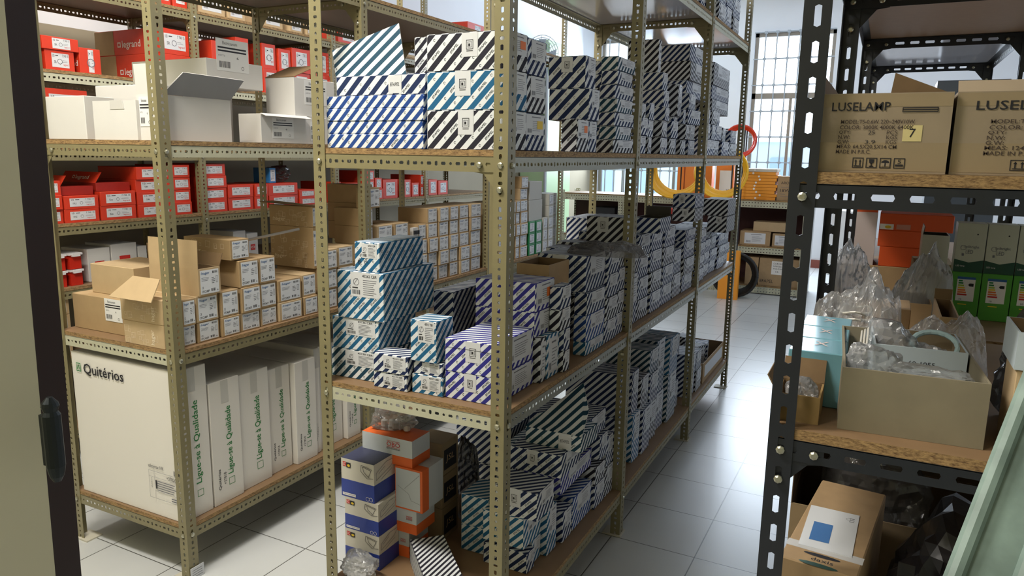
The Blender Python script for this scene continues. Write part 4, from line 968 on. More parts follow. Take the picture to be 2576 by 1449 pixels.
# ------------------------------------------------------------------ left rack: waist shelf with tan cartons
KR = mat('kraft', '#ab9069', .75, noise=.04, nscale=20); KRL = mat('kraft_pale', '#bda47e', .75, noise=.04, nscale=20)
def lab_hager(w, h, code='CFC240P', seed=0):
    w, h = rd(w), rd(h)
    def fn(p):
        p.sheet(w, h, mat('cool_sticker', '#dcdfe2', .6)); p.text('*:hager', w*.04, h*.80, w*.46, h*.14, BLUEI); p.bars(w*.66, h*.84, w*.28, h*.1, INK, 9, seed)
        p.lines(w*.06, h*.56, w*.42, h*.18, 3, INKG, seed, .25); p.lines(w*.6, h*.42, w*.2, h*.3, 4, INK, seed+1, .25); p.frame(w*.84, h*.42, w*.1, h*.3, w*.015, INKG)
        p.text('CE', w*.06, h*.22, w*.1, h*.1, INK); p.text('*'+code, w*.04, h*.06, w*.42, h*.1, INK); p.bars(w*.56, h*.08, w*.24, h*.12, INK, 8, seed+2); p.text('6x', w*.86, h*.07, w*.09, h*.08, INK)
    return pr(('product_label', w, h, code, 'h'), fn)
CODES = ['CFC240P', 'CFC263P', 'CFC463P', 'CDC240P', 'CFC425P']
def hager(b, label, rz=0, code=None, lab=True, m=None, side=False, fit=True):
    dims, loc, rz = place(b, rz, fit=fit); dx, dy, dz = dims; NBOX[0] += 1
    o = link('tan_carton', body_mesh(dx, dy, dz, m or (KR if NBOX[0] % 3 else KRL)), None, loc, (0, 0, rz)); tag(o, label, 'carton')
    if lab: put(lab_hager(dy*.84, dz*.86, code or CODES[NBOX[0] % 5]), 'product_label', o, dims, 'R', dy*.1, dz*.07)
    return o
def lab_grid(w, h, seed=0, word=True):
    w, h = rd(w, .02), rd(h, .02)
    def fn(p):
        rnd = random.Random(seed); m = TANI
        for i in range(int(w*h*900)):
            u, v, s = rnd.uniform(0, w-.03), rnd.uniform(0, h-.03), rnd.choice((.012, .018, .024)); p.frame(u, v, s, s, .0008, m, .0006)
        if word and w > .08: p.text('*hager', w*.85, h*.1, h*.7, .026, m, .0008, 90) if (h > w*.8 or seed < 3) else p.text('hager', w*.1, h*.2, .07, .022, m, .0008)
    return pr(('pale_print', w, h, seed, word), fn)
def pale(o, dims, face='F', seed=0, word=True):
    xs = [v.co.x for v in o.data.vertices]; yq_ = [v.co.y for v in o.data.vertices]; zq_ = [v.co.z for v in o.data.vertices]; dims = (max(xs)-min(xs), max(yq_)-min(yq_), max(zq_))
    w = dims[0] if face == 'F' else dims[1]; put(lab_grid(w*.94, dims[2]*.9, seed, word), 'pale_print', o, dims, face, w*.01, dims[2]*.02)
p0 = on(2, fC, 188, 822); X0 = p0.x; Y0 = p0.y; X1 = Xp(385, Y0, .95)
h1 = Zp(736, X0, Y0)-fC; X1 = min(X1, -1.648)
b = (X0, X1, Y0, Y0+.3, fC, h1); o = white(b, 'large plain tan carton on the waist shelf, lower of two', None, m=KR, name='tan_carton'); put(lab_white(.10, .09), 'shipping_label', o, (X1-X0, .3, h1), 'F', .2, .05)
x2 = Xp(228, Y0+.05, 1.1); white((x2, x2+.26, Y0+.05, Y0+.27, fC+h1, Zp(662, x2, Y0+.05)-fC-h1), 'plain tan carton with flap creases, on top of the large one', None, m=KRL, name='tan_carton')
X3 = on(2, fC, 314, 861); yk = X3.y; xk2 = -1.375
hk = Zp(803, X3.x, yk)-fC
o = hager((X3.x, xk2, yk, min(Y0-.004, yk+.17), fC, hk), 'tan carton with pale printed squares at corner post, lower one', lab=False, m=KRL); pale(o, (xk2-X3.x, .1, hk), 'F', 1); o.location.y += 0
o = hager((X3.x-.01, xk2, yk+.0, min(Y0-.004, yk+.17), fC+hk, hk*1.05), 'tan carton with pale printed squares at corner post, upper one', lab=False, m=KRL); pale(o, (xk2-X3.x+.01, .1, hk*1.05), 'F', 2)
# shoulder: slanted flap of the upper one
B = MB(); w2 = (xk2-X3.x+.01)/2; B.slab([(-w2, -.07, hk*1.05), (w2, -.07, hk*1.05), (w2*.9, -.02, hk*1.05+.075), (-w2*.35, -.02, hk*1.05+.075)], .003, KRL, KRL); B.build('flap', o)
def lstk(cols, place_name, X1=-1.338, z=fC, seed=2, depth=.3):
    rnd = random.Random(seed)
    for i, (pl, prr, hs) in enumerate(cols):
        ya, yb = Yp(pl, X1, z+.12), Yp(prr, X1, z+.12)
        for yj in (.0069, 1.10, 2.32, 3.5):
            if ya < yj+.046 and yb > yj-.003:
                if (ya+yb)/2 < yj: yb = yj-.003
                else: ya = max(ya, yj+.0035)
        zz = z
        for k, h in enumerate(hs):
            x1 = X1-rnd.uniform(0, .012); hager((x1-depth, x1, ya+.002, yb-.002, zz, h), 'tan stickered carton, %s in %s stack, %s' % (layer_word(k, len(hs)), ORD[i], place_name), math.radians(rnd.uniform(-1, 1))); zz += h
    return zz
def hgt(y, px, X1=-1.338, z=fC): Y = Yp(px, X1, z+.15); return Zp(y, X1, Y)-z
lh = (hgt(807, 527), hgt(742, 527), hgt(674, 527))
lstk([(459, 495, [lh[0], lh[1]-lh[0]]), (497, 555, [lh[0], lh[1]-lh[0]])], 'near bay of left rack')
a2, b2_ = hgt(795, 580), hgt(730, 580)
lstk([(557, 605, [a2, b2_-a2]), (607, 657, [a2*.98, b2_-a2, hgt(653, 630)-b2_+.002*0]), (658, 701, [a2*.98, b2_-a2, hgt(645, 680)-b2_])], 'near bay of left rack, middle', seed=3)
lstk([(703, 762, [hgt(757, 730), hgt(702, 730)-hgt(757, 730)]), (764, 800, [hgt(745, 780), hgt(690, 780)-hgt(745, 780)]), (824, 853, [.092, .092, .09, ]), (855, 895, [.092, .092, .092])], 'near bay of left rack, far part', seed=4)
# long carton with sticker on top
yq = Yp(578, -1.35, 1.25); zq = fC+max(lh[2], 0)
zq = fC+hgt(653, 630)+.003
zq2 = Zp(604, -1.35, yq)
o = hager((Xp(462, yq, 1.22), -1.35, yq, Yp(628, -1.35, 1.2), zq, zq2-zq), 'long tan carton laid on top of the sticker stacks'); pale(o, (.3, .1, zq2-zq), 'F', 4)
# raised flap on the second stack
Yf = Yp(500, -1.34, 1.2); B = MB(); ztop = fC+lh[2]
B.slab([(0, 0, 0), (.0, .2, 0), (.012, .2, .14), (.012, 0, .14)], .003, KRL, KRL)
ya, yb = Yp(497, -1.338, 1.15)+.002, Yp(555, -1.338, 1.15)-.002
fo = opencard((Xp(372, ya, 1.2), -1.338, ya, yb, fC+lh[1], lh[2]-lh[1]), 'open stickered tan carton with an upright flap beside the corner post', m=KRL, mi=CARDI, flaps=[('F', .105, -2), ('L', .08, 3), ('B', .05, 20)])
put(lab_hager((yb-ya)*.84, (lh[2]-lh[1])*.86), 'product_label', fo, (-1.338-Xp(372, ya, 1.2), yb-ya, lh[2]-lh[1]), 'R', (yb-ya)*.08, .006)
# support row for it
hager((-1.70, -1.36, Yp(497, -1.36, 1.2)-.13+.0, .118, fC, lh[1]), 'x') if False else None
# tall pile of wide tan cartons behind
zz = fC; Yw = Yp(786, -1.42, 1.25)
hs = [.125, .125, .125, .10]
for k, h in enumerate(hs):
    xx = -1.42-(k % 2)*.004; o = hager((-1.68+.0, xx-.235, Yw-.32+.0, Yw-.0, zz, h), 'wide tan carton, %s of pile against the back of near bay' % layer_word(k, 4), lab=False) if k < 0 else None; zz += h
zz = fC+hgt(690, 780)+.004
Yw = Yp(786, -1.40, 1.3)
for k, (t0) in enumerate((Zp(573, -1.40, Yw), Zp(520, -1.40, Yw))):
    o = hager((Xp(677, Yw, 1.3), -1.40, Yw, Yw+.03, zz, t0-zz), 'wide tan carton with pale print, %s of two high ones' % ('lower', 'upper')[k], m=KR); pale(o, (-1.40-Xp(677, Yw, 1.3), .03, t0-zz), 'F', 5+k); zz = t0
B = MB(); w2 = (-1.40-Xp(677, Yw, 1.3))/2; B.slab([(w2, -.015, .0), (w2, .03, 0), (-w2-.02, .035, .012), (-w2-.02, -.05, .012)], .003, KRL, CARDI)
B.build('flap', o, (0, 0, t0-Zp(573, -1.40, Yw)+.002))
# bay two
hs5 = lambda n, h=.078: [h]*n
yC = Yp(905, -1.45, 1.2)
zz = fC
for k in range(4):
    hager((-1.64-.08, -1.64+.235, 1.15+.0, 1.15+.10, zz, .108), 'wide dull tan carton, %s of four just past the second post' % layer_word(k, 4), lab=False, m=CARD) if 0 else None; zz += .1
for k in range(4):
    z_ = fC+.28+k*0; 
y9 = Yp(906, -1.42, 1.3)
zz = fC+.278
for k in range(4):
    t_ = Zp((605, 560, 512, 465)[k], -1.42, y9); 
    if t_-zz > .02: o = hager((Xp(824, y9, 1.3), -1.42, y9, y9+.10, zz, t_-zz), 'wide dull tan carton, %s of four by the second post' % layer_word(k, 4), lab=False, m=CARD); zz = t_
lstk([(926, 949, hs5(5, .088)), (951, 991, hs5(4, .088)), (993, 1030, hs5(4, .088)), (1032, 1054, hs5(3, .088)), (1056, 1077, hs5(4, .082)), (1079, 1104, hs5(5, .082)), (1106, 1131, hs5(5, .082)), (1133, 1156, hs5(5, .082)), (1158, 1183, hs5(5, .082)), (1185, 1212, hs5(5, .082))],
    'second bay of left rack', seed=6, depth=.2)
yy9 = Yp(940, -1.345, 1.3); hager((-1.56, -1.345, Yp(926, -1.345, 1.3), Yp(960, -1.345, 1.3)-.01, fC+.4405, .10), 'tan carton with sticker standing highest past the second post')
B = MB()
for q in range(3): B.box(-.01, .01, -.028+q*.019, -.011+q*.019, 0, .05, WHITEC); B.box(.01, .016, -.025+q*.019, -.014+q*.019, .015, .035, INK)
tag(B.build('circuit_breaker', None, (-1.36, Yp(1043, -1.36, 1.2), fC+.2645)), 'white three-pole circuit breaker standing on the tan cartons', 'circuit breaker')
# bay three: sticker cartons, green ones, grey ones
lstk([(1232, 1252, hs5(5, .08)), (1254, 1274, hs5(5, .08)), (1276, 1298, hs5(5, .08)), (1299, 1309, hs5(5, .08)), (1310, 1329, hs5(7, .08))], 'third bay of left rack', seed=7, depth=.2)
GRN = mat('green_card', '#1e7a46', .5); GRYW = mat('grey_white_card', '#b9b7ae', .6)
def plainc(b, label, m, name, labm=None, face='R', rz=0):
    dims, loc, rz = place(b, rz, fit=True); dx, dy, dz = dims; o = link(name, body_mesh(dx, dy, dz, m), None, loc, (0, 0, rz)); tag(o, label, 'carton')
    if labm: w = (dy if face == 'R' else dx)*.7; put(lab_end(w, dz*.75, 1), 'end_label', o, dims, face, (dy if face == 'R' else dx)*.15, dz*.12)
    return o
for i, (pl, prr) in enumerate(((1331, 1346), (1348, 1363))):
    ya, yb = Yp(pl, -1.34, 1.0), Yp(prr, -1.34, 1.0)
    for k in range(3): plainc((-1.52, -1.34, ya, yb, fC+.0805*k, .08), 'green carton with white sticker, %s in %s green stack' % (layer_word(k, 3), ('left', 'right')[i]), GRN, 'green_carton', True)
ya, yb = Yp(1331, -1.35, 1.2), Yp(1364, -1.35, 1.2)
plainc((-1.6, -1.35, ya, yb, fC+.2415, .15), 'grey-white carton, lower of two above the green ones', GRYW, 'grey_carton'); plainc((-1.6, -1.35, ya, yb-.01, fC+.392, .13), 'grey-white carton, upper of two above the green ones', GRYW, 'grey_carton')
for i, (pl, prr, n) in enumerate(((1366, 1377, 3), (1379, 1391, 5), (1393, 1408, 5))):
    ya, yb = Yp(pl, -1.34, 1.0), Yp(prr, -1.34, 1.0)
    for k in range(n): plainc((-1.5, -1.34 if i < 2 else -1.367, ya, yb-.006*(i == 2), fC+.085*k, .0845), 'grey-white carton with sticker, %s in %s stack by the rack end' % (layer_word(k, n), ORD[i]), GRYW, 'grey_carton', True)
# ------------------------------------------------------------------ left rack: bottom shelf with tall white panel cartons
def slab_carton(b, label, text=True, small=True, seed=0):
    dims, loc, rz = place(b); dx, dy, dz = dims; o = link('panel_carton', body_mesh(dx, dy, dz, mat('bright_white_card', '#e6e2da', .6)), None, loc); tag(o, label, 'carton')
    if text:
        p = Print(); h = dz*.50; p.text('*Ligue-se à Qualidade', dy*.72, dz*.22, dz*.56, dy*.24, GREENI, .0006, 90); p.frame(dy*.5, dz*.13, dy*.2, dy*.2, .002, GREENI, .0006); link('printed_slogan', p.b.mesh('printed_slogan'), o, (dx/2, -dy/2, 0), (0, 0, PI/2))
    if small:
        p = Print(); p.text('*Quitérios', dy*.25, dz*.12, dz*.17, dy*.1, INK, .0006, 90); p.text('+37818', dy*.42, dz*.15, dz*.1, dy*.09, INK, .0006, 90); link('printed_name', p.b.mesh('printed_name'), o, (dx/2, -dy/2, 0), (0, 0, PI/2))
    t = MB(); t.box(-.0, .0004, -.018, .018, -.09, 0, mat('clear_tape', '#cfcdc6', .15)); t.build('tape', o, (dx/2+.0002, .0, dz-.002))
    return o
xs0 = on(2, fD, 205, 1236); ys = .02; xa = -1.945; xb = -1.352
zt_ = Zp(882, xa, ys); ztr = Zp(924, xb, Yp(523, xb, .7))
y1e = Yp(541, xb, fD)
o = slab_carton((xa, xb, ys, y1e-.004, fD, min(zt_, lC-.045)-fD), 'big white panel carton filling the end of the bottom shelf', small=False)
dx = xb-xa; dz = min(zt_, lC-.045)-fD; dy = y1e-ys
p = Print(); p.text('*Quitérios', dx*.13, dz*.85, dx*.40, dz*.085, INK, .0008); p.frame(dx*.055, dz*.87, .028, .034, .003, GREENI, .0008); p.seg(dx*.055+.006, dz*.87+.008, dx*.055+.014, dz*.87+.027, .004, GREENI); p.seg(dx*.055+.014, dz*.87+.027, dx*.055+.022, dz*.87+.008, .004, GREENI)
link('printed_name', p.b.mesh('printed_name'), o, (-dx/2, -dy/2, 0))
p = Print(); p.text('safetymax IVK', 0, .118, .085, .018, INK); p.frame(0, 0, .19, .11, .001, INKG); p.rect(0, .085, .19, .0008, INKG); p.rect(.03, 0, .0008, .11, INKG); p.text('+37826', .1, .089, .05, .014, INK); p.lines(.045, .035, .14, .045, 5, INKG, 4, .35); p.rect(.03, .03, .16, .0008, INKG); p.text('Quitérios', .018, .04, .042, .007, INK, rot=90); p.bars(.14, .113, .04, .02, INK, 9); p.lines(.12, .006, .06, .018, 2, INKG, 5); p.rect(.035, .04, .008, .035, INK)
link('shipping_label', p.b.mesh('shipping_label'), o, (-dx/2+dx*.705, -dy/2, dz*.12))
prv = y1e
for i, (pe, yt_) in enumerate(((612, 968), (688, 948), (744, 935), (797, 915), (812, 925), (870, 1000), (905, 990), (950, 980), (990, 980), (1030, 980))):
    ye = Yp(pe, xb-.01, fD+.02); h_ = Zp(yt_, xb, prv)-fD if i < 4 else (.5, .5, .47, .47, .5, .5)[i-4]
    for yj in (1.10,):
        if prv < yj+.046 and ye > yj-.004: prv = yj+.0035 if prv > yj-.05 else prv; ye = ye if prv > yj else yj-.004
    if ye-prv < .03: prv = ye; continue
    slab_carton((-1.93-.02*(i % 2), xb-.012*(i % 3), prv+.003, ye-.003, fD, min(h_, .60)), 'white panel carton with green slogan, %s behind the end one' % ORD[i], text=i != 4, small=i not in (1,)); prv = ye

# ------------------------------------------------------------------ wall rack with red cartons
def lab_red(w, h, seed=0, mark='SR'):
    w, h = rd(w), rd(h, .002)
    def fn(p):
        p.sheet(w, h, PAPER); p.text('10', w*.06, h*.7, w*.1, h*.22, INK); p.rect(w*.22, h*.8, w*.16, h*.06, INK, .0009); p.text('7 740 15', w*.62, h*.74, w*.34, h*.2, INK)
        p.text(mark, w*.12, h*.28, w*.14, h*.2, INK); p.ring(w*.46, h*.42, h*.2, h*.04, INKG, n=8); p.text('legrand', w*.66, h*.1, w*.28, h*.2, REDI); p.lines(w*.6, h*.4, w*.3, h*.2, 2, INKG, seed, .2)
    return pr(('product_label', w, h, seed, mark, 'r'), fn)
def brand(w, h, m=WHITEI):
    w, h = rd(w, .01), rd(h, .002)
    def fn(p):
        p.text('*legrand', w*.22, 0, w*.78, h, m, .0006); s = min(h*.62, w*.14); p.frame(w*.02, h*.3, s, s, s*.22, m, .0006)
    return pr(('printed_name', w, h, m.name), fn)
def red(b, label, lab='R', name=False, rz=0, m=None, lw=.72, lh=.62, mark='SR', v0=None):
    dims, loc, rz = place(b, rz, fit=True); dx, dy, dz = dims; NBOX[0] += 1; s = NBOX[0] % 3
    o = link('red_carton', body_mesh(dx, dy, dz, m or RED, .001), None, loc, (0, 0, rz)); tag(o, label, 'carton')
    if lab: w = dy if lab == 'R' else dx; put(lab_red(w*lw, dz*lh, s, mark), 'product_label', o, dims, lab, w*(1-lw)*.55, dz*(1-lh)*.5 if v0 is None else dz*v0)
    if name: w = dx; put(brand(min(w*.5, .16), min(dz*.4, .035)), 'printed_name', o, dims, 'F', w*.45, dz*.2)
    return o
WX = wX-.018
def wz_(y, px, x=WX, z=1.3): Y = Yp(px, x, z); return Zp(y, x, Y)
def rstk(cols, place_name, zs, X1=WX, depth=.32, jx=.01, seed=1, lw=.72, lh=.62, names=()):
    """cols = [(left px, right px, n layers, top y)]"""
    rnd = random.Random(seed)
    for i, (pl, prr, n, yt) in enumerate(cols):
        ya, yb = Yp(pl, X1, zs+.1), Yp(prr, X1, zs+.1)
        for yj in (.18, 1.38, 2.58, 3.78):
            if ya < yj+.046 and yb > yj-.003:
                if (ya+yb)/2 < yj: yb = yj-.003
                else: ya = max(ya, yj+.0035)
        zt = Zp(yt, X1, ya); h = (zt-zs)/n; zz = zs
        for k in range(n):
            x1 = X1-rnd.uniform(0, jx)
            red((x1-depth, x1, ya+.002, yb-.002, zz, h), 'red stickered carton, %s in %s stack, %s' % (layer_word(k, n), ORD[i], place_name), lw=lw, lh=lh, rz=math.radians(rnd.uniform(-1, 1)), mark=('SR', '1PLE', '5x')[i % 3]); zz += h
wb = [z+.0162 for z in wz]
# shelf at chest height
rstk([(97, 160, 3, 456), (162, 251, 2, 494), (254, 344, 2, 483)], 'near end of chest shelf, wall rack', wb[3], seed=2)
rstk([(346, 436, 4, 420), (438, 484, 4, 415)], 'middle of chest shelf, wall rack', wb[3], seed=3)
rstk([(515, 573, 4, 412), (576, 640, 2, 466), (642, 676, 2, 464), (678, 752, 2, 462), (754, 797, 2, 478), (826, 860, 2, 458), (862, 902, 2, 461)], 'second bay of chest shelf, wall rack', wb[3], seed=4)
rstk([(925, 944, 3, 430), (946, 964, 2, 448), (966, 1003, 1, 452), (1018, 1035, 1, 452), (1037, 1056, 1, 460), (1058, 1066, 2, 440)], 'third bay of chest shelf, wall rack', wb[3], seed=5, lw=.6, lh=.7)
rstk([(1080, 1102, 1, 452), (1104, 1128, 1, 455)], 'fourth bay of chest shelf, wall rack', wb[3], seed=6, lw=.6, lh=.7)
# raised lids with white lettering over the near stacks
for nm, z0, ya, yb, la in (('lower', Zp(494, WX, Yp(165, WX, 1.3)), Yp(165, WX, 1.3), Yp(250, WX, 1.3), 0), ('upper', Zp(483, WX, Yp(255, WX, 1.3)), Yp(255, WX, 1.3), Yp(342, WX, 1.3), 1)):
    o = link('open_red_carton', body_mesh(.31, yb-ya-.006, .045, REDD, .001), None, (WX-.19, (ya+yb)/2, z0+.0008)); tag(o, 'open red carton with raised lettered lid, %s of two on wall rack' % nm, 'carton')
    B = MB(); hy = (yb-ya)/2-.004; B.slab([(-.15, -hy, .045), (.15, -hy, .045), (.16, -hy+.03, .045+.055), (-.14, -hy+.03, .045+.055)], .002, RED, RED); B.build('lid', o)
    l = link('printed_name', brand(.14, .03), o, (-.06, -hy+.006, .056), (-.5, 0, 0))
    B = MB(); B.slab([(-.30, -hy, .02), (-.15, -hy, .02), (-.15, -hy, .048), (-.30, -hy, .048)], .002, WHITEC, WHITEC); 
# the two long lettered cartons
zz = wb[3]+0
def longred(b, label, kraft=.3, lab=None):
    o = red(b, label, lab=lab, name=False); dx, dy, dz = b[1]-b[0], b[3]-b[2], b[5]
    B = MB(); B.box(-dx/2-.0006, -dx/2+dx*kraft, -dy/2-.0006, -dy/2+.01, .002, dz-.003, KR); B.build('bare_panel', o)
    put(brand(min(dx*.42, .2), min(dz*.42, .05)), 'printed_name', o, (dx, dy, dz), 'F', dx*(kraft+.05), dz*.2); return o
# upper shelf: big pair
yL = Yp(407, WX, 2.0); zt0 = Zp(132, WX, yL); zt1 = Zp(67, WX, yL)
longred((Xp(250, yL, 2.0), WX, yL, Yp(484, WX, 2.0)-.004, wb[1], zt0-wb[1]), 'large red and tan carton with white lettering, lower one of the long pair')
o = longred((Xp(243, yL, 2.1), WX, yL, Yp(482, WX, 2.0)-.004, zt0, zt1-zt0), 'large red and tan carton with white lettering, upper one of long pair', lab='R')
# cartons left of it
yl = Yp(100, WX, 2.0)
rstk([(112, 188, 1, 121)], 'left end of upper wall shelf', wb[1], seed=7, lw=.6, lh=.7)
zq = Zp(121, WX, Yp(112, WX, 2)); ya = Yp(103, WX, 2.1); yb = Yp(196, WX, 2.1); red((WX-.3, WX+.004, ya, yb, zq, Zp(87, WX, ya)-zq), 'red carton overhanging the one below, left part of upper wall shelf', lw=.5, lh=.8)
ya = Yp(192, WX, 2.05); red((WX-.32, WX, ya, Yp(253, WX, 2.05), wb[1], Zp(117, WX, ya)-wb[1]), 'tall red carton with side sticker next to the long pair', lw=.25, lh=.9, name=True)
rstk([(66, 100, 3, 62)], 'far left edge of upper wall shelf', wb[1], seed=8)
rstk([(66, 112, 3, 250)], 'far left edge of eye-level wall shelf', wb[2], seed=9, lw=.5)
rstk([(114, 230, 2, 219)], 'eye-level wall shelf behind the white cartons', wb[2], seed=10)
# right of the post on the upper shelf
rstk([(500, 532, 1, 140)], 'x', wb[1]) if 0 else None
ya, yb = Yp(500, WX, 2.0), Yp(533, WX, 2.0); plainc((WX-.2, WX, ya, yb, wb[1], .13), 'small cream carton with printed rows beside the wall rack post', OFFW, 'cream_carton', True)
ya = Yp(537, WX, 2.0); yb = Yp(596, WX, 2.0); red((WX-.3, WX, ya, yb, wb[1], Zp(100, WX, ya)-wb[1]), 'red carton with slanted sticker on upper wall shelf', lw=.62, lh=.45, v0=.45)
ya = Yp(598, WX, 2.0); yb = Yp(630, WX, 2.0); red((WX-.3, WX, ya, yb, wb[1], Zp(92, WX, ya)-wb[1]), 'upright red carton with upright sticker on upper wall shelf', lw=.55, lh=.6)
rstk([(664, 699, 2, 107), (703, 734, 2, 121), (737, 783, 2, 119), (786, 838, 2, 126)], 'second bay of upper wall shelf', wb[1], seed=11, lw=.6, lh=.7)
# top shelf of the wall rack
TANL = KRL
tops = [(290, 345, 'r', .10), (395, 430, 'r', .12), (432, 488, 'r', .11), (495, 567, 'k', .15), (571, 617, 'k', .13), (660, 712, 'k', .14), (728, 762, 'k', .12), (770, 800, 'k', .13), (850, 900, 'r', .10), (905, 950, 'k', .14), (955, 1000, 'k', .14), (1018, 1085, 'k', .17), (1092, 1148, 'w', .22)]
for i, (pl, prr, c_, h) in enumerate(tops):
    ya, yb = Yp(pl, WX, 2.45), Yp(prr, WX, 2.45)
    for yj in (.18, 1.38, 2.58, 3.78):
        if ya < yj+.046 and yb > yj-.003:
            if (ya+yb)/2 < yj: yb = yj-.003
            else: ya = max(ya, yj+.0035)
    lab = '%s carton on the top wall shelf, %s from the left' % ({'r': 'red', 'k': 'tan', 'w': 'white speckled'}[c_], ORD[i])
    b = (WX-.35, WX, ya+.004, yb-.004, wb[0], h)
    if c_ == 'r': red(b, lab, lw=.6)
    else: plainc(b, lab, KRL if c_ == 'k' else WHITEC, 'tan_carton' if c_ == 'k' else 'white_carton', True)
ya, yb = Yp(1176, WX, 2.45), Yp(1222, WX, 2.45)
for k in range(4): red((WX-.3, WX, ya, yb, wb[0]+.11*k, .109), 'bright red carton, %s of stack at far end of top wall shelf' % layer_word(k, 4), lw=.3, lh=.7)
# lower wall shelves
BIN = mat('red_plastic', '#c92c1c', .3); LID = mat('frosted_lid', '#e3dfe0', .3)
for i, (pl, prr) in enumerate(((117, 138), (139, 178), (180, 218))):
    ya, yb = Yp(pl, WX, .95), Yp(prr, WX, .95); zz = wb[4]
    for k in range(2):
        h = .085; o = empty('storage_bin', (WX-.12, (ya+yb)/2, zz+.0004)); tag(o, 'small red plastic bin with frosted lid, %s of %s pair on low wall shelf' % (('lower', 'upper')[k], ORD[i]), 'bin')
        B = MB(); hy = (yb-ya)/2-.004; B.box(-.1, .1, -hy*.86, hy*.86, 0, h-.014, BIN); B.build('bin_body', o)
        B = MB(); B.box(-.108, .108, -hy, hy, h-.013, h-.003, LID); B.box(.1, .115, -.02, .02, h-.02, h-.004, LID); B.build('lid', o); zz += h
KNOT = REDI
for i, (pl, prr, yt) in enumerate(((222, 280, 628), (282, 347, 616), (349, 372, 620), (588, 620, 583), (622, 650, 588))):
    ya, yb = Yp(pl, WX-.05, .97), Yp(prr, WX-.05, .97)
    for yj in (1.38,):
        if ya < yj+.046 and yb > yj-.003: ya = yj+.0035
    dims = (.22, yb-ya-.004, max(.08, Zp(yt, WX-.05, ya)-wb[4])); o = link('white_carton', body_mesh(*dims, WHITEC), None, (WX-.16, (ya+yb)/2, wb[4]+.0004)); tag(o, 'white carton with red square emblem, %s from the left on low wall shelf' % ORD[i], 'carton')
    p = Print(); s = min(dims[1]*.42, dims[2]*.5); p.rect(0, 0, s, s, REDI, .0008); p.ring(s*.32, s*.5, s*.2, s*.08, WHITEI, .0011, 10, 40, 320); p.ring(s*.68, s*.5, s*.2, s*.08, WHITEI, .0011, 10, -140, 140)
    put(p.b.mesh('emblem'), 'emblem', o, dims, 'R', dims[1]*.3, dims[2]*.3)
bag('plastic_bag', (WX-.21, Yp(235, WX, 1.1)+.15, wb[4]+.17), (.2, .5, .10), 'black', 'x', FILMDK, 3) if 0 else None
for i, (y_, ) in enumerate(((0,), (1,), (2,))):
    ya, yb = Yp(132, WX, .6), Yp(184, WX, .6); plainc((WX-.3, WX, ya, yb, wb[5]+.105*i, .104), 'tan carton with black header sticker, %s of stack on lowest visible wall shelf' % layer_word(i, 3), KR, 'tan_carton', True)
rstk([(60, 100, 2, 0)], 'x', 0) if 0 else None
# plastic bags and a blue carton on the chest shelf behind the middle rack post
ya, yb = Yp(678, WX-.05, 1.45), Yp(694, WX-.05, 1.45); zt = Zp(462, WX, Yp(678, WX, 1.3))
plainc((WX-.2, WX-.05, ya, yb, zt+.001, .10), 'small blue carton with white sticker on the red ones, wall rack', mat('blue_card', '#2f7fc0', .5), 'blue_carton', True)
bag('plastic_bag', (WX-.15, Yp(735, WX, 1.4), zt+.002), (.2, .24, .12), 'crumpled clear bag on the red cartons, left of middle rack', 'plastic bag', FILMG, 21)
# metal rail resting across the tan cartons of the left rack
B = MB(); q0 = on(0, -1.47, 622, 604); q1 = on(0, -1.40, 752, 576); B.tube([q0, q1], .006, mat('aluminium', '#b9b6b0', .3, .8), 6); tag(B.build('metal_rail'), 'thin grey metal rail poking out over the tan cartons', 'rail')

